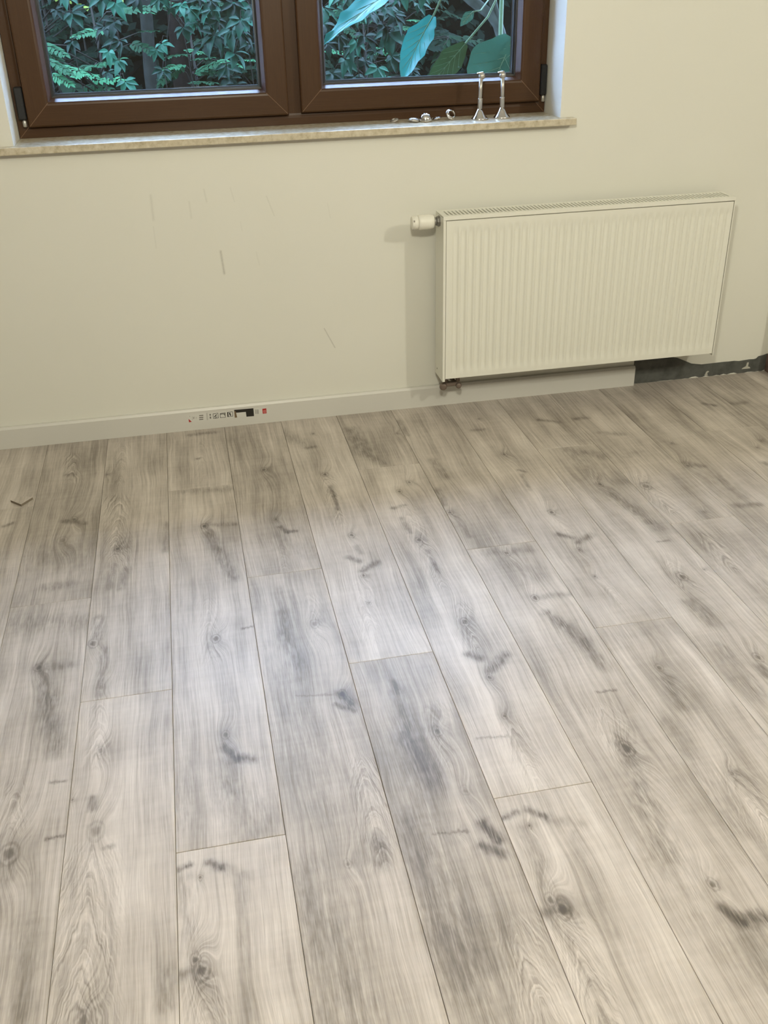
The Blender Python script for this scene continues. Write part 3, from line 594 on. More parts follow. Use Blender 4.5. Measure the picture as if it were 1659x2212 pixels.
def foil(name, horizontal):
    m = bpy.data.materials.new(name)
    n = NT(m)
    o = n.sep(n.obj())
    a, b = (o[0], o[2]) if horizontal else (o[2], o[0])
    t = n.noise(n.xyz(n.m('MULTIPLY', a, 9.0), n.m('MULTIPLY', b, 520.0), o[1]), 1.0, 4, 0.6)
    n.set(color=n.ramp(t, [(0.25, (0.050, 0.0225, 0.0085)), (0.75, (0.072, 0.034, 0.0130))]), rough=0.36, spec=0.34)
    n.bump(t, 0.08, 0.0006)
    return m


M['foil_h'] = foil('brown_oak_foil_horizontal', True)
M['foil_v'] = foil('brown_oak_foil_vertical', False)


def stone():
    m = bpy.data.materials.new('beige_conglomerate_sill')
    n = NT(m)
    t = n.noise(n.obj(), 55.0, 5, 0.65)
    t2 = n.noise(n.obj(), 14.0, 3)
    c = n.ramp(t, [(0.32, (0.36, 0.30, 0.19)), (0.50, (0.54, 0.48, 0.35)), (0.70, (0.66, 0.61, 0.49))])
    n.set(color=n.mix(n.m('MULTIPLY', t2, 0.35), c, (0.62, 0.58, 0.48)), rough=0.25, spec=0.5)
    return m


M['sill'] = stone()


def glass():
    m = bpy.data.materials.new('clear_window_glass')
    n = NT(m)
    out = n.t.nodes['Material Output']
    n.t.nodes.remove(n.bsdf)
    tr = n.node('ShaderNodeBsdfTransparent'); tr.inputs[0].default_value = (0.965, 0.99, 0.985, 1)
    gl = n.node('ShaderNodeBsdfGlossy'); gl.inputs['Roughness'].default_value = 0.0
    lw = n.node('ShaderNodeLayerWeight'); lw.inputs[0].default_value = 0.5
    f5 = n.m('POWER', lw.outputs['Facing'], 5.0)
    fac = n.m('MULTIPLY_ADD', f5, 0.75, 0.022)
    mx = n.node('ShaderNodeMixShader')
    n.put(mx.inputs[0], fac); n.put(mx.inputs[1], tr.outputs[0]); n.put(mx.inputs[2], gl.outputs[0])
    n.put(out.inputs[0], mx.outputs[0])
    return m


M['glass'] = glass()


def leafmat(name, lo, hi, rough=0.42, spec=0.5, trans=0.25):
    m = bpy.data.materials.new(name)
    n = NT(m)
    r = n.rand()
    t = n.noise(n.obj(), 38.0, 3)
    f = n.m('ADD', n.m('MULTIPLY', n.m('MULTIPLY', r, r), 0.75), n.m('MULTIPLY', t, 0.3))
    c = n.ramp(f, [(0.15, lo), (0.85, hi)])
    n.set(color=c, rough=rough, spec=spec)
    out = n.t.nodes['Material Output']
    tl = n.node('ShaderNodeBsdfTranslucent'); n.put(tl.inputs[0], c)
    mx = n.node('ShaderNodeMixShader'); mx.inputs[0].default_value = trans
    n.put(mx.inputs[1], n.bsdf.outputs[0]); n.put(mx.inputs[2], tl.outputs[0])
    n.put(out.inputs[0], mx.outputs[0])
    return m


M['broad'] = leafmat('broad_leaf_green', (0.038, 0.140, 0.095), (0.055, 0.190, 0.130), 0.45, 0.22, 0.25)
M['broad_sky_tint'] = leafmat('broad_leaf_sky_tint', (0.012, 0.185, 0.175), (0.018, 0.230, 0.215), 0.36, 0.40, 0.22)  # brighter copy, blue sky reflection put into the leaf colour
M['broad_olive'] = leafmat('broad_leaf_olive', (0.026, 0.060, 0.022), (0.036, 0.085, 0.032), 0.5, 0.15, 0.2)
M['vein'] = mat('pale_leaf_vein', (0.10, 0.20, 0.11), 0.5)
M['petiole'] = mat('pale_green_stalk', (0.12, 0.21, 0.11), 0.5)
M['creeper'] = leafmat('creeper_leaf_green', (0.005, 0.018, 0.011), (0.026, 0.125, 0.075), 0.42, 0.11, 0.2)
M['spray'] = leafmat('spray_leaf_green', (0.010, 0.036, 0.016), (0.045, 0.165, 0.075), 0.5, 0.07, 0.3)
M['spray_dim'] = leafmat('spray_leaf_shade_tint', (0.005, 0.012, 0.007), (0.012, 0.028, 0.014), 0.6, 0.06, 0.2)  # dark copy of the spray leaf, shade put into the colour
M['lime'] = leafmat('sunlit_tint_leaf', (0.16, 0.24, 0.02), (0.30, 0.38, 0.05), 0.5, 0.4, 0.35)  # sunlight put into the leaf colour
M['hedge'] = leafmat('hedge_leaf_shade_tint', (0.0025, 0.005, 0.003), (0.007, 0.014, 0.0075), 0.7, 0.03, 0.1)  # shade under the canopy put into the near-black leaf colour
M['hedge_core'] = mat('hedge_core_shade', (0.003, 0.003, 0.0025), 0.9, spec=0.02)  # near-black colour stands for the shade inside the hedge
M['twig'] = mat('grey_brown_twig', (0.020, 0.019, 0.015), 0.8, spec=0.1, var=0.3)
M['bark'] = mat('grey_bark', (0.013, 0.0145, 0.0115), 0.85, spec=0.08, var=0.3, scale=30, bump=0.4)
M['branch'] = mat('pale_grey_branch', (0.060, 0.072, 0.064), 0.85, spec=0.08, var=0.3, scale=30)
M['bark_brown'] = mat('brown_bark', (0.010, 0.0075, 0.006), 0.9, spec=0.03, var=0.3, scale=30, bump=0.4)
M['soil'] = mat('garden_soil', (0.03, 0.026, 0.018), 0.95, var=0.3, scale=8)

# ------------------------------------------------------------------ room shell
RX0, RX1, RY0, RZ1 = -2.10, 5.20, -5.20, 2.60
OX0, OX1, OZ0, OZ1 = 0.4906, 2.1349, 0.904, 2.25       # window opening
WT = 0.34                                              # outer wall thickness

fl = MB().box((RX0, RY0, -0.12), (RX1, 0.0, -0.008)).build('floor', M['subfloor'])
tag(fl, 'grey oak laminate floor of long wide planks', 'floor', kind='structure')

b = MB()
b.box((RX0 - 0.15, 0, -0.2), (OX0, WT, RZ1)); b.box((OX1, 0, -0.2), (RX1 + 0.15, WT, RZ1))
b.box((OX0, 0, -0.2), (OX1, WT, OZ0)); b.box((OX0, 0, OZ1), (OX1, WT, RZ1))
wall = tag(b.build('wall_front', M['wall_window']), 'cream painted wall with the brown window and the radiator', 'wall', kind='structure')
tag(MB().box((RX0 - 0.15, RY0, -0.12), (RX0, 0, RZ1)).build('wall_left', M['wall_dim']), 'darkened low-bounce wall on the left side of the room', 'wall', kind='structure')
tag(MB().box((RX0 - 0.15, RY0 - 0.15, -0.12), (RX1 + 0.15, RY0, RZ1)).build('wall_back', M['wall_dim']), 'darkened low-bounce wall behind the viewer', 'wall', kind='structure')
tag(MB().box((RX1, RY0, -0.12), (RX1 + 0.15, 0, RZ1)).build('wall_far_right', M['wall_dim']), 'darkened low-bounce wall at the far right end of the room', 'wall', kind='structure')
# short return wall that closes the corner at the right of the radiator
rw = tag(MB().box((3.003, -0.10, 0.0), (3.14, 0.0, RZ1)).build('wall_right', M['wall']), 'short cream wall return at the corner right of the radiator', 'wall', kind='structure')
tag(MB().box((RX0 - 0.15, RY0 - 0.15, RZ1), (RX1 + 0.15, WT, RZ1 + 0.15)).build('ceiling', M['ceiling']), 'white painted ceiling', 'ceiling', kind='structure')
tag(MB().box((RX0 - 0.6, WT, 2.50), (RX1 + 0.6, 0.957, 2.62)).build('trim_1', M['render']), 'eave slab added above the window outside to cut steep sky light', 'eave', kind='structure')  # unseen slab, added to keep steep sky light off the near floor

# ------------------------------------------------------------------ floor planks
PX0, PW, PL = 0.418, 0.192, 1.397
ENDS = (-0.982, -1.388, -0.4475)
G = 0.0004


def plank_mesh(length):
    """Top-bevelled board, origin at its far left corner, running towards -y."""
    g, bv = G, 0.0007
    x0, x1, y1, y0 = g, PW - g, -g, -length + g
    vs = [(x0, y0, -0.0078), (x1, y0, -0.0078), (x1, y1, -0.0078), (x0, y1, -0.0078),
          (x0, y0, -bv), (x1, y0, -bv), (x1, y1, -bv), (x0, y1, -bv),
          (x0 + bv, y0 + bv, 0), (x1 - bv, y0 + bv, 0), (x1 - bv, y1 - bv, 0), (x0 + bv, y1 - bv, 0)]
    fs = [(3, 2, 1, 0), (8, 9, 10, 11)]
    for k in (0, 4):
        for i in range(4):
            j = (i + 1) % 4
            fs.append((k + i, k + j, k + 4 + j, k + 4 + i))
    me = bpy.data.meshes.new('plank')
    me.from_pydata(vs, [], fs)
    me.materials.append(None)
    me.update()
    return me


rnd = random.Random(11)
TONES = {(0, 0): -0.10, (0, 1): 0.0, (1, 0): 0.02, (1, 1): 0.06, (2, 0): 0.0, (2, 1): 0.04, (2, 2): 0.12, (3, 0): -0.06, (3, 1): -0.02,
         (4, 0): 0.08, (4, 1): -0.08, (5, 0): -0.06, (5, 1): 0.10, (5, 2): 0.06, (6, 0): -0.02, (6, 1): 0.02, (7, 0): 0.06, (7, 1): -0.02,
         (8, 0): 0.0, (8, 1): 0.04}
GENERIC = [plank_material('oak_decor_plain_%d' % i, 300 + i * 17, [-0.05, 0.05, 0.0, 0.08][i],
                          [('K', 0.06 + 0.03 * i, 0.3 + 0.2 * i, 0.012, 0.8), ('C', 0.11, 0.7, 0.10, 1.1, 0.04, 0.8)]) for i in range(4)]
meshes = {}
for k in range(-13, 25):
    x = PX0 + k * PW
    e = ENDS[k % 3]
    cuts = [0.0]
    y = e
    while y > RY0:
        cuts.append(y); y -= PL
    cuts.append(RY0)
    for i in range(len(cuts) - 1):
        ln = round(cuts[i] - cuts[i + 1], 5)
        if ln < 0.01 or x + PW > RX1: continue
        if ln not in meshes: meshes[ln] = plank_mesh(ln)
        o = bpy.data.objects.new('plank', meshes[ln])
        COL.objects.link(o)
        o.parent = fl
        o.location = (x, cuts[i], rnd.uniform(-0.0001, 0.0001))
        o.material_slots[0].link = 'OBJECT'
        if (k, i) in FEATURES or (-1 <= k <= 12 and i <= 2 and (cuts[i] > -2.4)):
            mt = plank_material('oak_decor_%d_%d' % (k + 1, i), (k * 37 + i * 91) % 211 + 1, TONES.get((k, i), rnd.uniform(-0.04, 0.05)), FEATURES.get((k, i), []))
        else:
            mt = GENERIC[(k + 2 * i) % 4]
        o.material_slots[0].material = mt

# ------------------------------------------------------------------ skirting board with its sticker, bare strip beyond it
SKX = 2.473
sk = MB().prism([(-0.0005, 0.0), (-0.016, 0.0), (-0.016, 0.0665), (-0.0115, 0.0737), (-0.0005, 0.0737)], 0, RX0, SKX).build('baseboard_front', M['white_paint'])
tag(sk, 'white skirting board along the window wall ending under the radiator', 'skirting', kind='structure')
film = mat('sticker_film', (0.66, 0.655, 0.61), 0.25)
inks = {'film': film, 'red': mat('ink_red', (0.42, 0.030, 0.030), 0.4), 'pink': mat('ink_pink', (0.62, 0.24, 0.22), 0.4), 'black': mat('ink_black', (0.016, 0.014, 0.011), 0.35),
        'grey': mat('ink_grey', (0.20, 0.19, 0.165), 0.4), 'pale': mat('ink_pale', (0.42, 0.41, 0.37), 0.4), 'brown': mat('ink_brown', (0.17, 0.115, 0.06), 0.4)}
order = list(inks)
sb = MB()
lay = -0.0162
sb.prism([(p[0], p[1]) for p in STICKER_FILM], 1, lay, lay + 0.0002, 0)
for i, (cname, poly) in enumerate(STICKER):
    yy = lay - 0.00005 - 0.000012 * i
    sb.prism([(p[0], p[1]) for p in poly], 1, yy, lay, order.index(cname))
st = sb.build('price_sticker', [inks[c] for c in order], sk)
st['label'] = 'clear product sticker with icons, barcode and red marks'

# grey strip of bare plaster where the old skirting was
r2 = random.Random(5)
M['bare'] = mat('bare_grey_plaster', (0.085, 0.088, 0.080), 0.75, var=0.35, scale=24, bump=0.3)
M['chip_white'] = mat('plaster_crumbs', (0.46, 0.45, 0.39), 0.8)
b = MB()
top = [(SKX + 0.0, 0.115), (2.56, 0.105), (2.64, 0.085), (2.70, 0.057), (2.74, 0.050)]
x = 2.77
while x < 2.955:
    top.append((x, 0.050 + r2.uniform(-0.0015, 0.0015))); x += 0.02
top += [(2.958, 0.052), (2.966, 0.060), (2.985, 0.063), (3.002, 0.068)]
bot = []
x = 3.002
while x > SKX:
    bot.append((x, max(0.0005, r2.uniform(-0.002, 0.006) * (1 if x > 2.7 else 0.3)))); x -= 0.014
bot.append((SKX, 0.0005))
b.prism(top + bot, 1, -0.0012, 0.0)
bs = b.build('bare_strip', M['bare'], wall)
bs['label'] = 'dark grey strip of bare plaster without skirting'
for poly in ([(2.757, 0.006), (2.770, 0.006), (2.767, 0.014), (2.774, 0.020), (2.768, 0.023), (2.762, 0.019), (2.760, 0.012)],
             [(2.905, 0.016), (2.940, 0.016), (2.936, 0.022), (2.929, 0.024), (2.930, 0.040), (2.923, 0.040), (2.921, 0.026), (2.908, 0.020)]):
    MB().prism(poly, 1, -0.0028, -0.001).build('plaster_crumb', M['chip_white'], wall)
M['brown_patch'] = mat('torn_brown_edge', (0.13, 0.085, 0.07), 0.8, var=0.4, scale=30)
MB().prism([(-0.0995, 0.001), (-0.0015, 0.001), (-0.0015, 0.066), (-0.03, 0.058), (-0.05, 0.062), (-0.08, 0.060), (-0.0995, 0.066)], 0, 3.0, 3.003).build('torn_strip', M['brown_patch'], rw)

# ------------------------------------------------------------------ window
win = empty('window_1', (1.3128, 0.15, 0.925), 'brown two-sash window looking into green garden foliage', 'window', kind='structure')
FX0, FX1, FZ0, FZ1 = OX0 + 0.002, OX1 - 0.002, 0.9255, OZ1 - 0.002
FY0, FY1 = 0.144, 0.215


def frame_ring(x0, z0, x1, z1, prof, mats, name, parent, seam=None):
    """Mitred frame: prof is (inset, y) outer to inner; four members with their own grain direction."""
    mb = MB()
    n = len(prof)
    cs = lambda s: [(x0 + s, z0 + s), (x1 - s, z0 + s), (x1 - s, z1 - s), (x0 + s, z1 - s)]
    for k in range(4):
        vs, fs = [], []
        for s, yy in prof:
            c = cs(s)
            a, bb = c[k], c[(k + 1) % 4]
            vs += [(a[0], yy, a[1]), (bb[0], yy, bb[1])]
        for i in range(n):
            j = (i + 1) % n
            fs.append((2 * i, 2 * i + 1, 2 * j + 1, 2 * j))
        mb.add(vs, fs, 0 if k % 2 == 0 else 1)
    if seam:
        s0, s1, yy = seam
        for k in range(4):
            a, c = cs(s0)[k], cs(s1)[k]
            d = Vector((c[0] - a[0], 0, c[1] - a[1])); pz = Vector((-d.z, 0, d.x)).normalized() * 0.0008
            A, Cc = Vector((a[0], yy, a[1])), Vector((c[0], yy, c[1]))
            y2 = Vector((0, 0.0012, 0))
            mb.add([A - pz, A + pz, Cc + pz, Cc - pz, A - pz + y2, A + pz + y2, Cc + pz + y2, Cc - pz + y2],
                   [(0, 1, 2, 3), (0, 1, 5, 4), (2, 3, 7, 6), (1, 2, 6, 5), (3, 0, 4, 7)], 2)
    return mb.build(name, mats, parent)


MATS = [M['foil_h'], M['foil_v'], M['seam']]
of = frame_ring(FX0, FZ0, FX1, FZ1, [(0, FY0), (0.020, FY0), (0.027, FY0 + 0.003), (0.031, FY0 + 0.004), (0.055, FY0 + 0.010), (0.055, FY1), (0, FY1)], MATS, 'outer_frame', win, (0.0, 0.030, FY0 - 0.0003))
MB().box((1.292, FY0 + 0.004, FZ0 + 0.031), (1.345, FY1, FZ1 - 0.031), 0.002).build('mullion', M['foil_v'], win)
SASH = [(0.5255, 0.9565, 1.2985, 2.215), (1.3375, 0.9605, 2.1085, 2.215)]
SY = 0.124
PROF = [(0, SY + 0.0195), (0, SY + 0.005), (0.0015, SY + 0.0015), (0.005, SY), (0.058, SY), (0.063, SY + 0.001), (0.0665, SY + 0.004), (0.076, SY + 0.029), (0.079, SY + 0.031),
        (0.079, SY + 0.078), (0.034, SY + 0.078), (0.034, SY + 0.0195)]
for x0, z0, x1, z1 in SASH:
    s = frame_ring(x0, z0, x1, z1, PROF, MATS, 'sash', win, (0.004, 0.0655, SY - 0.0003))
    gi = 0.0755
    frame_ring(x0 + gi, z0 + gi, x1 - gi, z1 - gi, [(0, SY + 0.0285), (0.0055, SY + 0.030), (0.0055, SY + 0.0345), (0, SY + 0.0345)], [M['black'], M['black']], 'gasket', s)
    for yy in (SY + 0.034, SY + 0.054):
        MB().box((x0 + 0.076, yy, z0 + 0.076), (x1 - 0.076, yy + 0.004, z1 - 0.076)).build('glass_pane', M['glass'], s)
    frame_ring(x0 + 0.0765, z0 + 0.0765, x1 - 0.0765, z1 - 0.0765, [(0, SY + 0.0385), (0.0085, SY + 0.0385), (0.0095, SY + 0.0395), (0.0095, SY + 0.053), (0, SY + 0.053)], [M['alu'], M['alu']], 'spacer_bar', s)
for xa, xb, px in ((0.5005, 0.5240, 0.515), (2.1105, 2.1315, 2.122)):
    hc = MB().box((xa, SY + 0.002, 0.978), (xb, FY0 + 0.003, 1.068), 0.003).build('hinge_cover', M['black'], win)
    MB().lathe((px, FY0 - 0.012, 0.968), (0, 0, 1), [(-0.010, 0.004), (-0.008, 0.006), (0.005, 0.006), (0.0085, 0.0045), (0.010, 0.002)], 14).build('hinge_pin', M['satin'], hc)['label'] = 'pale metal hinge pin'

sill = MB()
sill.prism([(0.4490, -0.035), (2.1770, -0.035), (2.1770, -0.0005), (OX1 - 0.001, -0.0005), (OX1 - 0.001, 0.20), (OX0 + 0.001, 0.20), (OX0 + 0.001, -0.0005), (0.4490, -0.0005)], 2, 0.9042, 0.925)
so = sill.build('trim_2', M['sill'])
mod = so.modifiers.new('edge', 'BEVEL'); mod.width = 0.0025; mod.segments = 2; mod.limit_method = 'ANGLE'
tag(so, 'beige stone window sill below the brown window', 'window sill', kind='structure')

# ------------------------------------------------------------------ chrome bits on the sill
SZ = 0.925
for i, (bx, by, lean, lab) in enumerate(((1.8860, 0.047, (0.006, 0.004), 'upright chrome rod on a cone foot, nearer the row of rosettes'),
                                         (1.9605, 0.053, (-0.002, 0.0), 'upright chrome rod on a cone foot, nearest the window corner'))):
    t = empty('chrome_rod', (bx, by, SZ), lab, 'rod', 'chrome rods standing on the window sill')
    MB().lathe((bx, by, SZ), (0, 0, 1), [(0, 0.0258), (0.003, 0.0264), (0.0055, 0.0245), (0.013, 0.0180), (0.022, 0.0120), (0.031, 0.0075)], 28).build('cone_foot', M['chrome'], t)
    ax = Vector((lean[0], lean[1], 0.135))
    MB().lathe((bx, by, SZ + 0.029), ax, [(0, 0.0072), (0.029, 0.0072), (0.030, 0.0078), (0.032, 0.0076)], 18).build('sleeve', M['satin'], t)
    MB().lathe((bx, by, SZ + 0.055), ax, [(0, 0.0057), (0.066, 0.0057)], 18).build('shaft', M['satin'], t)
    tp = Vector((bx, by, SZ)) + ax * 0.92
    kn = MB().lathe(tp - Vector((0, 0, 0.011)), (0, 0, 1), [(0.011 - 0.0105 * math.cos(a * PI / 12), 0.0105 * math.sin(a * PI / 12)) for a in range(1, 12)], 20).build('knob', M['satin'], t)
    MB().lathe(tp + Vector((-0.004, 0.004, 0.006)), (-0.15, 0.1, 1), [(0, 0.005), (0.0015, 0.0125), (0.004, 0.0125), (0.0055, 0.009)], 22).build('cap_disc', M['chrome'], kn)


def rosette(loc, r, h, hole, tilt, name, label, m, kind='dome'):
    """Small turned escutcheon; tilt (x, y) in radians about its lower rim."""
    mb = MB()
    n = 28
    prof = [(0, r), (h * 0.25, r * 1.0), (h * 0.6, r * 0.86), (h * 0.9, r * 0.62), (h, hole + 0.002), (h, hole), (0.0008, hole), (0.0, hole + 0.001)]
    vs, fs = [], []
    for hh, rr in prof:
        for i in range(n):
            a = 2 * PI * i / n
            vs.append((rr * math.cos(a), rr * math.sin(a), hh))
    k = len(prof)
    for j in range(k):
        for i in range(n):
            l = (i + 1) % n
            fs.append((j * n + i, j * n + l, ((j + 1) % k) * n + l, ((j + 1) % k) * n + i))
    R = Matrix.Rotation(tilt[0], 3, 'X') @ Matrix.Rotation(tilt[1], 3, 'Y')
    vs = [R @ Vector(v) for v in vs]
    lift = -min(v.z for v in vs)
    mb.add([v + Vector((0, 0, lift)) + Vector(loc) for v in vs], fs, 0, True)
    o = mb.build(name, m, None, loc)
    return tag(o, label, 'rosette', 'small chrome rosettes lying on the window sill')


rosette((1.716, 0.062, SZ), 0.0205, 0.021, 0.006, (0.12, -0.05), 'chrome_rosette', 'round domed chrome rosette, tallest in the row on the sill', M['chrome'])
rosette((1.800, 0.072, SZ), 0.0180, 0.006, 0.0105, (1.0, 0.35), 'chrome_ring', 'open chrome ring tilted on edge at the right end of the row', M['chrome'])
rosette((1.679, 0.066, SZ), 0.0180, 0.010, 0.005, (0.0, 0.15), 'chrome_rosette', 'low greyish chrome rosette left of the tall domed one', M['satin'])
rosette((1.757, 0.082, SZ), 0.0150, 0.006, 0.006, (-0.1, -0.25), 'chrome_rosette', 'flat small chrome rosette between the domed one and the ring', M['chrome'])
rosette((1.622, 0.088, SZ), 0.0140, 0.005, 0.006, (0.1, -0.3), 'chrome_rosette', 'lone thin dark chrome rosette lying apart left of the row', M['satin'])

# ------------------------------------------------------------------ radiator
AX0, AX1, AZ0, AZ1, AY0, AY1 = 1.7268, 2.7073, 0.130, 0.6719, -0.1252, -0.0280
rad = empty('radiator', ((AX0 + AX1) / 2, AY1, AZ0), 'white ribbed panel radiator mounted on the wall right of the window', 'radiator')
mb = MB()
px0, px1, pz0, pz1 = AX0 + 0.0105, AX1 - 0.0045, AZ0 + 0.0085, AZ1 - 0.0150
PITCH = 0.0250
nr = int((px1 - px0 - 0.03) / PITCH)
SUB = 12
xs = [px0]
x = px0 + 0.018
while x < px1 - 0.012:
    xs.append(x); x += PITCH / SUB
xs.append(px1)
zs = [pz0, pz0 + 0.012] + [pz0 + 0.012 + 0.05 * k / 8 for k in range(1, 9)] + [pz0 + 0.062 + (pz1 - pz0 - 0.124) * k / 3 for k in range(1, 3)] + [pz1 - 0.062 + 0.05 * k / 8 for k in range(0, 9)] + [pz1]


def rib(xx, zz):
    ph = ((xx - px0 - 0.018) / PITCH) % 1.0
    if xx <= px0 + 0.017 or xx >= px1 - 0.011: return 0.0
    e = min(1.0, max(0.0, (zz - pz0 - 0.012) / 0.034)); e2 = min(1.0, max(0.0, (pz1 - 0.012 - zz) / 0.034))
    e = min(e, e2); e = e * e * (3 - 2 * e)
    # raised land, narrow pressed channel
    c = abs(ph - 0.5) * 2
    ch = 1 - min(1.0, max(0.0, (c - 0.40) / 0.45)); ch = ch * ch * (3 - 2 * ch)
    return e * ch * 0.0048


FYP = AY0 + 0.0025
vs = [(xx, FYP + 0.0 + rib(xx, zz) - 0.0, zz) for zz in zs for xx in xs]
nx = len(xs)
fs = [(j * nx + i, j * nx + i + 1, (j + 1) * nx + i + 1, (j + 1) * nx + i) for j in range(len(zs) - 1) for i in range(nx - 1)]
mb.add(vs, fs, 0, True)
# returned edges of the pressed panel
mb.add([(px0, FYP, pz0), (px1, FYP, pz0), (px1, FYP, pz1), (px0, FYP, pz1), (px0, FYP + 0.014, pz0), (px1, FYP + 0.014, pz0), (px1, FYP + 0.014, pz1), (px0, FYP + 0.014, pz1)],
       [(0, 1, 5, 4), (1, 2, 6, 5), (2, 3, 7, 6), (3, 0, 4, 7), (4, 5, 6, 7)])
mb.build('front_panel', M['radiator'], rad)
mb = MB().box((AX0 + 0.004, AY1 - 0.014, AZ0 + 0.01), (AX1 - 0.004, AY1, AZ1 - 0.016), 0.002)
mb.build('rear_panel', M['radiator'], rad)
# folded convector sheet between the panels
mb = MB()
pts = []
nz = 78
for i in range(nz + 1):
    pts.append((AX0 + 0.02 + (AX1 - AX0 - 0.04) * i / nz, AY0 + 0.030 if i % 2 else AY1 - 0.024))
vs = [(p[0], p[1], z) for z in (AZ0 + 0.03, AZ1 - 0.03) for p in pts]
mb.add(vs, [(i, i + 1, nz + 2 + i, nz + 1 + i) for i in range(nz)])
mb.build('convector_fins', M['radiator_inside'], rad, fix=False)
for xa, xb in ((AX0, AX0 + 0.0085), (AX1 - 0.0030, AX1)):
    m2 = MB()
    outer = xa if xa == AX0 else xb
    inner = outer + (0.0014 if xa == AX0 else -0.0014)
    m2.box((min(outer, inner), AY0 + 0.0005, AZ0), (max(outer, inner), AY1, AZ1 - 0.0045))
    m2.box((xa, AY0, AZ0), (xb, AY0 + 0.0016, AZ1 - 0.0125))
    sp = m2.build('side_panel', M['radiator'], rad)
    if xa == AX0:
        MB().lathe((AX0 - 0.0004, -0.052, AZ0 + 0.022), (1, 0, 0), [(0, 0.0028), (0.0008, 0.0028)], 12).build('screw_hole', M['black'], sp)
mb = MB()
mb.box((AX0, AY0, AZ1 - 0.0120), (AX1, AY0 + 0.0016, AZ1), 0.0006)
mb.box((AX0, AY0 + 0.0010, AZ1 - 0.003), (AX1, AY0 + 0.0165, AZ1), 0.0006)
mb.box((AX0, AY1 - 0.0165, AZ1 - 0.003), (AX1, AY1, AZ1), 0.0006)
mb.box((AX0, AY0 + 0.0165, AZ1 - 0.003), (AX0 + 0.0175, AY1 - 0.0165, AZ1)); mb.box((AX1 - 0.0150, AY0 + 0.0165, AZ1 - 0.003), (AX1, AY1 - 0.0165, AZ1))
x = AX0 + 0.0175 + 0.0058
k = 0
while x < AX1 - 0.022:
    mb.box((x, AY0 + 0.0160, AZ1 - 0.003), (x + 0.0066, AY1 - 0.0160, AZ1 - 0.0002))
    x += 0.0124
mb.build('top_grille', M['radiator'], rad)
MB().box((AX0 + 0.02, AY0 + 0.02, AZ0 + 0.020), (AX1 - 0.02, AY1 - 0.02, AZ0 + 0.030)).build('bottom_rail', M['radiator_inside'], rad)
for bx in (1.93, 2.50):
    MB().box((bx - 0.015, AY1 - 0.002, 0.20), (bx + 0.015, 0.0, 0.60)).build('bracket', M['radiator_inside'], rad)
# thermostat head
VY, VZ = -0.076, 0.6490
th = MB().lathe((1.7080, VY, VZ), (-1, 0, 0), [(0, 0.0172), (0.003, 0.0205), (0.014, 0.0226), (0.046, 0.0232), (0.0500, 0.0212), (0.0512, 0.0195)], 32).build('thermostat_head', M['plastic'], rad)
MB().lathe((1.6560, VY, VZ), (-1, 0, 0), [(0, 0.0190), (0.0008, 0.0204), (0.0130, 0.0204), (0.0140, 0.0196), (0.0170, 0.0200), (0.0190, 0.0186), (0.0200, 0.0140)], 32).build('end_cap', M['plastic'], th)
for a in range(3):
    an = a * 2 * PI / 3 + 0.6
    MB().box((1.6395, VY - 0.003 + 0.0192 * math.cos(an), VZ - 0.003 + 0.0192 * math.sin(an)), (1.6440, VY + 0.003 + 0.0192 * math.cos(an), VZ + 0.003 + 0.0192 * math.sin(an)), 0.0008).build('grip_notch', M['satin'], th)
nut = MB().lathe((1.7268, VY, VZ), (-1, 0, 0), [(0, 0.0165), (0.0050, 0.0172), (0.0055, 0.0150), (0.0095, 0.0150), (0.0100, 0.0135)], 8, smooth=False).build('collar_nut', M['steel_dark'], rad)
MB().lathe((1.7180, VY, VZ), (-1, 0, 0), [(0, 0.0125), (0.0115, 0.0125)], 18).build('collar_ring', M['steel_dark'], nut)
# lower connection valves
vb = MB().box((1.741, -0.084, 0.094), (1.797, -0.064, 0.108), 0.003).box((1.744, -0.0795, 0.108), (1.756, -0.0685, 0.152)).box((1.788, -0.0795, 0.108), (1.800, -0.0685, 0.152))
vb.tube([(1.760, -0.07, 0.101), (1.760, -0.01, 0.101)], 0.007, 12); vb.tube([(1.785, -0.07, 0.101), (1.785, -0.01, 0.101)], 0.007, 12)
vo = vb.build('valve_block', M['valve_brown'], rad)
for cx, cz, rr in ((1.7420, 0.0985, 0.0128), (1.7960, 0.0975, 0.0100)):
    MB().lathe((cx, -0.078, cz), (-0.25, -1, -0.1), [(0, rr * 0.8), (0.003, rr), (0.011, rr), (0.0145, rr * 0.88), (0.0160, rr * 0.6)], 22).build('valve_cap', M['valve_brown'], vo)

# ------------------------------------------------------------------ laminate offcut on the floor
P3 = [(0.3490, -0.4070), (0.3825, -0.4420), (0.4110, -0.4035), (0.3830, -0.3900)]
of_ = MB().prism([(p[0] , p[1]) for p in P3], 2, 0.0, 0.0068).build('laminate_offcut', M['cut_edge'])
oc = MB().prism([(p[0], p[1]) for p in P3], 2, 0.0068, 0.0074).build('decor_face', [plank_material('oak_decor_offcut', 77, 0.16, [])], of_)
tag(of_, 'small pointed laminate offcut lying on the floor near the skirting', 'offcut')

# ------------------------------------------------------------------ garden
GZ = -0.20
tag(MB().box((-6, WT, GZ - 0.3), (9, 11, GZ)).build('ground', M['soil']), 'dark garden soil beyond the window', 'ground', kind='structure')


def lerp(a, b, t): return a + (b - a) * t


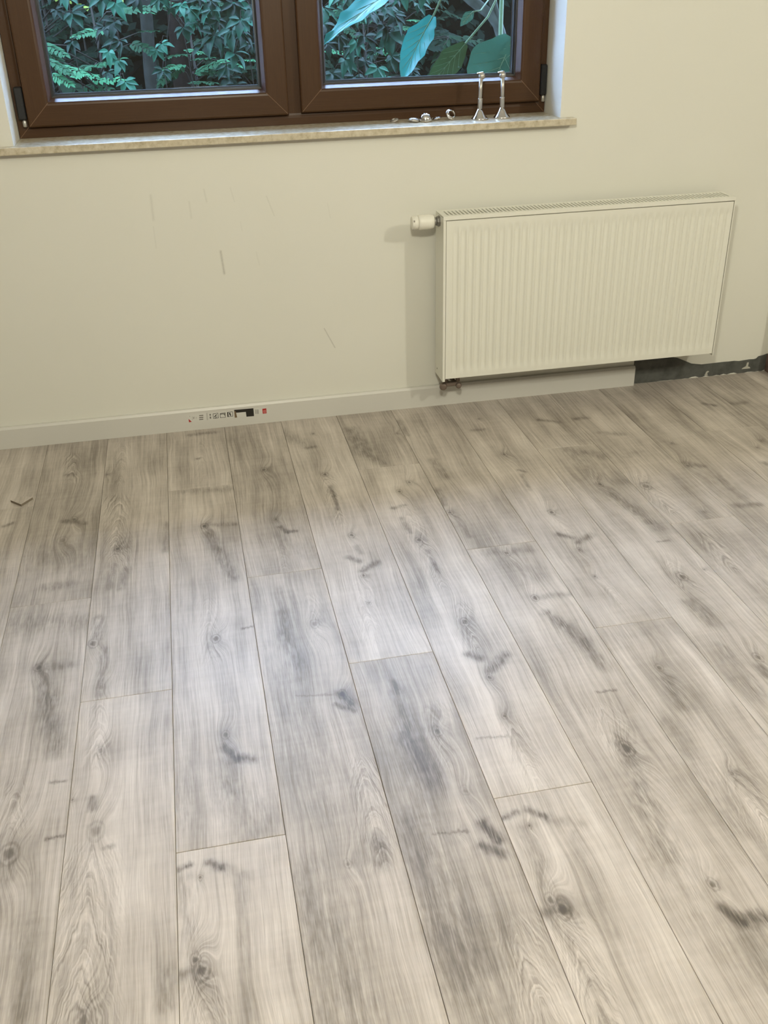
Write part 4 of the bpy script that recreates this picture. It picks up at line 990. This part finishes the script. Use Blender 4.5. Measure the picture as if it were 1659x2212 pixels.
def blade(mb, base, tip, normal, width, shape=None, nl=10, curl=0.12, fold=0.15, serr=0.0, rng=None, mi=0, vein=None, droop=0.0):
    """Leaf blade from base to tip with a midrib fold; shape gives half width along 0..1."""
    base, tip = Vector(base), Vector(tip)
    d = tip - base; L = d.length; d.normalize()
    nrm = Vector(normal); nrm = (nrm - d * nrm.dot(d)).normalized()
    sd = d.cross(nrm)
    shape = shape or (lambda t: math.sin(PI * min(1, t ** 0.8)) ** 0.75)
    rows = []
    vs, fs = [], []
    for i in range(nl + 1):
        t = i / nl
        hw = max(0.0008, width * 0.5 * shape(t))
        c = base + d * (L * t) + nrm * (curl * L * math.sin(PI * t) - droop * L * t * t)
        for j, s in enumerate((-1, -0.5, 0, 0.5, 1)):
            k = 1.0
            if serr and rng and abs(s) == 1: k = 1 + rng.uniform(-serr, serr)
            wv = rng.uniform(-0.02, 0.02) * L * abs(s) if (rng and serr) else 0
            vs.append(c + sd * (hw * s * k) + nrm * (fold * hw * abs(s) * 1.2 + wv))
    for i in range(nl):
        for j in range(4):
            fs.append((i * 5 + j, i * 5 + j + 1, i * 5 + 6 + j, i * 5 + 5 + j))
    mb.add(vs, fs, mi, True)
    return [(vs[i * 5 + 2], nrm) for i in range(nl + 1)], sd


def heart(t):
    return min(1.0, 0.22 + 2.3 * t) ** 0.9 * (1 - t ** 2.4) ** 0.8 * 1.05


# broad-leaved plant right against the pane
rg = random.Random(21)
bp = empty('broad_leaf_plant', (2.21, 0.62, GZ), 'tall plant with big broad leaves close behind the right pane', 'plant')
stem = MB().tube([(2.20, 0.62, GZ), (2.165, 0.55, 0.5), (2.128, 0.46, 1.00), (2.1225, 0.45, 1.12), (2.119, 0.45, 1.28), (2.112, 0.46, 1.55), (2.08, 0.50, 1.95)], [0.011, 0.009, 0.0065, 0.006, 0.006, 0.006, 0.004], 10).build('stem', M['petiole'], bp)
MB().tube([(2.23, 0.70, GZ), (2.15, 0.66, 0.7), (2.128, 0.62, 1.15), (2.122, 0.60, 1.35), (2.09, 0.60, 1.8)], [0.011, 0.009, 0.0075, 0.0075, 0.005], 10).build('stem', M['petiole'], bp)
BIG = [  # base, tip, normal, width, material, petiole points, fold, curl
    ((1.845, 0.50, 1.352), (1.458, 0.43, 1.130), (-0.30, -0.42, 0.86), 0.140, 'broad_sky_tint', [(2.085, 0.49, 1.62), (1.97, 0.50, 1.50)], 0.22, 0.03),
    ((1.837, 0.45, 1.203), (1.722, 0.42, 1.012), (-0.52, -0.66, 0.55), 0.112, 'broad_sky_tint', [(2.108, 0.46, 1.56), (1.93, 0.47, 1.37)], 0.18, 0.05),
    ((1.950, 0.45, 1.117), (1.812, 0.46, 0.975), (0.10, -0.93, 0.36), 0.088, 'broad_olive', [(2.116, 0.45, 1.36), (2.03, 0.46, 1.195)], 0.15, 0.04),
    ((2.118, 0.44, 1.128), (1.985, 0.40, 0.885), (-0.12, -0.82, 0.56), 0.235, 'broad', [(2.121, 0.45, 1.16)], 0.12, 0.06),
    ((2.128, 0.43, 1.125), (2.075, 0.38, 0.86), (-0.35, -0.85, 0.40), 0.150, 'broad', [(2.123, 0.45, 1.13)], 0.12, 0.06),
    ((1.990, 0.50, 1.211), (1.943, 0.49, 1.168), (-0.1, -0.8, 0.6), 0.036, 'broad', [(2.121, 0.60, 1.30), (2.02, 0.51, 1.214)], 0.15, 0.05),
]
for bs_, tp_, nn, wd, mk, pet, fold, curl in BIG:
    lb = MB()
    mid, sd = blade(lb, bs_, tp_, nn, wd, heart, 16, curl, fold, 0.05, rg)
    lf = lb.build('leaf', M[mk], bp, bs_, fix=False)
    vb_ = MB()
    vb_.tube([p + n_ * 0.0006 for p, n_ in mid], [max(0.0004, 0.0020 * (1 - i / 17)) for i in range(len(mid))], 6)
    for i in (2, 4, 6, 8, 10):
        for sgn in (-1, 1):
            p, n_ = mid[i]; p2 = mid[min(16, i + 4)][0]
            hw = wd * 0.5 * heart((i + 4) / 16) * 0.86
            vb_.tube([p + n_ * 0.0006, lerp(p, p2, 0.6) + sd * sgn * hw * 0.55 + n_ * (fold * hw * 0.66 + 0.001), p2 + sd * sgn * hw + n_ * (fold * hw * 1.2 + 0.001)], [0.0009, 0.0007, 0.0003], 5)
    vb_.build('vein', M['vein'], lf, bs_)
    MB().tube([Vector(p) for p in pet] + [Vector(bs_)], 0.0035 if wd > 0.05 else 0.0022, 8).build('petiole', M['petiole'], lf, bs_)

# grey forked branch behind the broad leaves
br = empty('forked_branch', (2.25, 0.95, GZ), 'grey bare forked branch behind the broad leaves in the right pane', 'branch')
MB().tube([(2.25, 0.95, GZ), (2.27, 0.93, 0.6), (2.228, 0.90, 1.09), (2.205, 0.90, 1.15), (2.175, 0.90, 1.185), (2.10, 0.90, 1.235), (1.95, 0.92, 1.36), (1.7, 0.95, 1.7)], [0.03, 0.026, 0.021, 0.020, 0.019, 0.020, 0.020, 0.015], 10).build('main_limb', M['branch'], br)
MB().tube([(2.195, 0.90, 1.165), (2.182, 0.90, 1.21), (2.170, 0.90, 1.26), (2.15, 0.9, 1.6)], [0.012, 0.011, 0.010, 0.006], 8).build('side_limb', M['branch'], br)
MB().tube([(2.222, 0.89, 1.10), (2.198, 0.89, 1.19), (2.183, 0.89, 1.25), (2.14, 0.9, 1.5)], [0.009, 0.008, 0.007, 0.004], 8).build('side_limb', M['branch'], br)


# five-fingered creeper leaves: three mesh variants of each size, shared by the copies
def creeper_mesh(seed):
    r = random.Random(seed)
    mb = MB()
    for k, (a, ln) in enumerate(((0, 1.0), (0.75, 0.92), (-0.75, 0.92), (1.55, 0.70), (-1.55, 0.70))):
        a += r.uniform(-0.15, 0.15)
        ln *= r.uniform(0.85, 1.1) * 0.062
        dr = r.uniform(-0.55, 0.05)
        tip = Vector((math.sin(a) * ln, -0.25 * ln + r.uniform(-0.3, 0.1) * ln, -math.cos(a) * ln * 0.9 + dr * ln * 0.4))
        blade(mb, (0.004 * math.sin(a), 0, -0.004 * math.cos(a)), tip, (r.uniform(-0.4, 0.4), -0.8, 0.75 + r.uniform(-0.2, 0.4)), ln * 0.46,
              lambda t: math.sin(PI * t ** 0.72) ** 0.9, 6, 0.08, 0.25, 0, None)
    o = mb.build('leaf', M['creeper'], None, None, fix=False)
    me = o.data
    bpy.data.objects.remove(o)
    return me


CM = [creeper_mesh(s) for s in range(8)]
rv = random.Random(8)
VLAB = ['creeper vine hanging near the left edge of the left pane', 'creeper vine with bright leaves left of the slim trunk', 'thin nearly bare creeper stem right of the slim trunk',
        'creeper vine with a small leaf pair above the brown trunk', 'leafy creeper vine down the middle right of the left pane', 'creeper vine near the right edge of the left pane',
        'creeper vine near the left edge of the right pane', 'creeper vine with one big five-part leaf under the large cyan leaf', 'creeper vine low in the middle of the right pane']
for (stp, lvs), lab in zip(VINES, VLAB):
    pts = [Vector(p) for p in stp]
    root = Vector((pts[-1].x + 0.03, pts[-1].y + 0.05, GZ))
    v = empty('creeper_vine', root, lab, 'vine', 'creeper vines in the garden')
    MB().tube([root, lerp(root, pts[-1], 0.5) + Vector((0.03, 0, 0))] + pts[::-1], 0.0022, 6).build('stem', M['twig'], v)
    allp = [(p, s) for p, s in lvs]
    for i in range(7):                                     # foliage of the same vine above the frame edge
        k = rv.uniform(0, 1)
        q = lerp(pts[0], pts[1], k)
        allp.append(((q.x + rv.uniform(-0.12, 0.12), q.y - rv.uniform(0.03, 0.15), q.z), rv.uniform(1.0, 1.5)))
    tw = MB()
    for p, s in allp:
        p = Vector(p)
        near = min((lerp(pts[i], pts[i + 1], f / 6) for i in range(len(pts) - 1) for f in range(7)), key=lambda c: (c - p - Vector((0, 0, 0.03))).length)
        up = p + Vector((0, 0, 0.014))
        tw.tube([near, lerp(near, up, 0.6) + Vector((0, -0.01, 0.012)), p], 0.0011, 5)
        o = bpy.data.objects.new('leaf', rv.choice(CM))
        COL.objects.link(o)
        o.parent = v
        o.location = p - root
        o.rotation_euler = (rv.uniform(-0.5, 0.35), rv.uniform(-0.5, 0.5), rv.uniform(-0.5, 0.5))
        o.scale = (s * 0.88, s * 0.88, s * 0.88)
    tw.build('leaf_stalks', M['twig'], v)['kind'] = 'stuff'


# shrubs with feathery sprays
def spray_mesh(seed, mk, n=9):
    r = random.Random(seed)
    mb = MB()
    pts = [Vector((i / n, 0.02 * math.sin(i * 2.1), -0.10 * (i / n) ** 2)) for i in range(n + 1)]
    mb.tube(pts, [0.010 * (1 - 0.8 * i / n) for i in range(n + 1)], 5, 1)
    for i in range(1, n + 1):
        for sgn in (-1, 1):
            p = pts[i] - Vector((r.uniform(0, 0.05), 0, 0))
            ln = (0.30 - 0.16 * abs(i / n - 0.35)) * r.uniform(0.8, 1.15)
            tip = p + Vector((ln * 0.62, sgn * ln * 0.80, -ln * r.uniform(0.05, 0.35)))
            blade(mb, p, tip, (r.uniform(-0.15, 0.15), -0.05 + r.uniform(-0.3, 0.1), 1), ln * 0.50, None, 4, 0.04, 0.2)
    p = pts[-1]
    blade(mb, p, p + Vector((0.22, 0, -0.06)), (0, 0, 1), 0.11, None, 4, 0.04, 0.2)
    o = mb.build('leaf_spray', [mk, M['twig']], None, None, fix=False)
    me = o.data
    bpy.data.objects.remove(o)
    return me


SM = [spray_mesh(40 + s, M['spray']) for s in range(5)]
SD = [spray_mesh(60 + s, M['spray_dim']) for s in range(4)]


def aim(o, a, b, rng, tilt=0.0):
    a, b = Vector(a), Vector(b)
    d = (b - a); L = d.length; d.normalize()
    up = Vector((rng.uniform(-0.25, 0.25), -0.35 + rng.uniform(-0.3, 0.3), 1))
    yv = up.cross(d).normalized(); zv = d.cross(yv)
    o.matrix_local = Matrix.Translation(a) @ Matrix(((d.x, yv.x, zv.x, 0), (d.y, yv.y, zv.y, 0), (d.z, yv.z, zv.z, 0), (0, 0, 0, 1))) @ Matrix.Diagonal((L, L * rng.uniform(0.8, 1.0), L, 1))


def shrub(name, trunk, sprays, meshes, label, rng, twig=True):
    root = Vector((trunk[0], trunk[1], GZ))
    s = empty(name, root, label, 'shrub', 'shrubs in the garden')
    top = trunk[2]
    MB().tube([root, root + Vector((0.03, 0.02, (top - GZ) * 0.5)), Vector((trunk[0], trunk[1], top))], [0.012, 0.009, 0.004], 8).build('stem', M['twig'], s)
    tw = MB()
    for a, b in sprays:
        a, b = Vector(a), Vector(b)
        z = max(GZ + 0.1, min(top, a.z - 0.35 * (Vector((a.x, a.y)) - Vector((trunk[0], trunk[1]))).length))
        base = Vector((trunk[0], trunk[1], z))
        tw.tube([base, lerp(base, a, 0.55) + Vector((0, 0, 0.03)), a], [0.0045, 0.003, 0.002], 5)
        o = bpy.data.objects.new('leaf_spray', rng.choice(meshes))
        COL.objects.link(o); o.parent = s
        aim(o, a - root, b - root, rng)
    tw.build('twigs', M['twig'], s)['kind'] = 'stuff'
    return s


rs = random.Random(31)
gl = [s for s in SPRAYS if s[0][0] < 0.86]
gm = [s for s in SPRAYS if 0.86 <= s[0][0] < 1.5]
gr = [s for s in SPRAYS if s[0][0] >= 1.5]
shrub('feathery_shrub', (0.62, 2.35, 1.25), gl, SM, 'pale green feathery shrub low in the left half of the left pane', rs)
shrub('feathery_shrub', (1.07, 2.35, 1.25), gm, SM, 'pale green feathery shrub in front of the brown trunk', rs)
shrub('feathery_shrub', (1.98, 2.55, 1.2), gr, SM, 'dim feathery shrub behind the creeper in the right pane', rs)


def filler(n, x0, x1, y0, y1, z0, z1, rng):
    out = []
    for _ in range(n):
        a = Vector((rng.uniform(x0, x1), rng.uniform(y0, y1), rng.uniform(z0, z1)))
        d = Vector((rng.uniform(-1, 1), rng.uniform(-0.6, 0.1), rng.uniform(-0.35, 0.25))).normalized() * rng.uniform(0.14, 0.26)
        out.append((a, a + d))
    return out


shrub('dark_shrub', (0.35, 2.75, 1.6), filler(70, 0.0, 0.62, 2.5, 3.0, 0.55, 1.6, rs), SD, 'dark shrub with shade put into its leaf colour at the far left of the left pane', rs)
shrub('dark_shrub', (1.40, 2.75, 1.6), filler(80, 1.28, 1.55, 2.5, 3.0, 0.55, 1.6, rs), SD, 'dark shrub with shade put into its leaf colour behind the middle of the window', rs)
shrub('dark_shrub', (2.20, 2.85, 1.6), filler(80, 1.92, 2.5, 2.6, 3.1, 0.50, 1.6, rs), SD, 'dark shrub with shade put into its leaf colour behind the right pane', rs)

# far sunlit foliage at the top left, sunlight put into the lime colour
ls = empty('sunlit_tint_shrub', (0.50, 3.0, GZ), 'leaves with sunlight put into their lime colour at the top left of the left pane', 'shrub')
MB().tube([(0.50, 3.0, GZ), (0.53, 2.98, 0.6), (0.52, 2.95, 1.3)], [0.010, 0.008, 0.003], 8).build('stem', M['twig'], ls)
for i in range(26):
    c = Vector((rs.uniform(0.42, 0.74), rs.uniform(2.86, 2.97), rs.uniform(1.195, 1.33)))
    lb = MB()
    blade(lb, c, c + Vector((rs.uniform(-0.04, 0.04), -0.02, rs.uniform(-0.03, 0.01))), (rs.uniform(-0.4, 0.4), -0.5, 1), 0.030, None, 4, 0.05, 0.15)
    lb.build('leaf', M['lime'], ls, c, fix=False)


# trunks and the dense hedge behind
def trunk(name, pts, rad, m, label):
    t = empty(name, pts[0], label, 'tree')
    MB().tube(pts, rad, 12).build('trunk', m, t)
    return t


trunk('slim_tree', [(0.850, 2.6, GZ), (0.856, 2.6, 0.9), (0.872, 2.6, 1.15), (0.870, 2.6, 2.2), (0.90, 2.6, 3.3)], [0.034, 0.033, 0.032, 0.030, 0.022], M['bark'], 'slim grey tree trunk standing in the left pane')
trunk('brown_tree', [(1.03, 2.9, GZ), (1.04, 2.9, 0.9), (1.05, 2.9, 1.3), (1.06, 2.9, 2.3), (1.10, 2.95, 3.4)], [0.075, 0.070, 0.066, 0.060, 0.04], M['bark_brown'], 'thicker dark brown tree trunk right of the slim trunk')

rh = random.Random(77)
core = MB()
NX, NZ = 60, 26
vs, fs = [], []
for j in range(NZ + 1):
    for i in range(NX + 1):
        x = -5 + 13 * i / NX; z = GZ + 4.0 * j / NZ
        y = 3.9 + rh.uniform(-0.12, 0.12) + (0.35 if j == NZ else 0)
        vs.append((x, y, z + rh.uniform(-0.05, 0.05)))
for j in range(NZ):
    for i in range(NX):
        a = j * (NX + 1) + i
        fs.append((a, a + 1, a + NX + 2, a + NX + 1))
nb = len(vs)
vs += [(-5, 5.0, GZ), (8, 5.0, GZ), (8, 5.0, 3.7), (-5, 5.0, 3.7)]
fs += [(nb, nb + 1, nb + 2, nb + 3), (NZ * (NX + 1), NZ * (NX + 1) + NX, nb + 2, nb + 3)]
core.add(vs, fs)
hv, hf = [], []
for _ in range(16000):
    c = Vector((rh.uniform(-3.0, 5.5), rh.uniform(3.25, 3.85), rh.uniform(GZ, 3.85)))
    d = Vector((rh.uniform(-1, 1), rh.uniform(-0.9, 0.2), rh.uniform(-1, 0.2))).normalized() * rh.uniform(0.05, 0.10)
    s = d.cross(Vector((rh.uniform(-0.4, 0.4), -0.8, 0.8))).normalized() * d.length * 0.28
    k = len(hv)
    hv += [c, c + d * 0.45 + s, c + d, c + d * 0.45 - s]
    hf.append((k, k + 1, k + 2, k + 3))
core.add(hv, hf, 1)
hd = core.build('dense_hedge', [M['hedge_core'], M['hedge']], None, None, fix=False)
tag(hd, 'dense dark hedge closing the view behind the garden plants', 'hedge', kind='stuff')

# ------------------------------------------------------------------ lamps on the ceiling
for lo, lab in ((LAMP_A, 'bare bulb lamp on the ceiling at the right of the room'), (LAMP_B, 'bare bulb lamp on the ceiling above the viewer')):
    x, y, z = lo.location
    t = empty('ceiling_lamp', (x, y, RZ1), lab, 'lamp')
    MB().lathe((x, y, RZ1), (0, 0, -1), [(0, 0.05), (0.012, 0.05), (0.025, 0.03)], 20).build('rose', M['plastic'], t)
    MB().tube([(x, y, RZ1 - 0.02), (x, y, z + 0.10)], 0.004, 6).build('cable', M['plastic'], t)
    MB().lathe((x, y, z + 0.12), (0, 0, -1), [(0, 0.012), (0.004, 0.02), (0.045, 0.02)], 16).build('lampholder', M['plastic'], t)
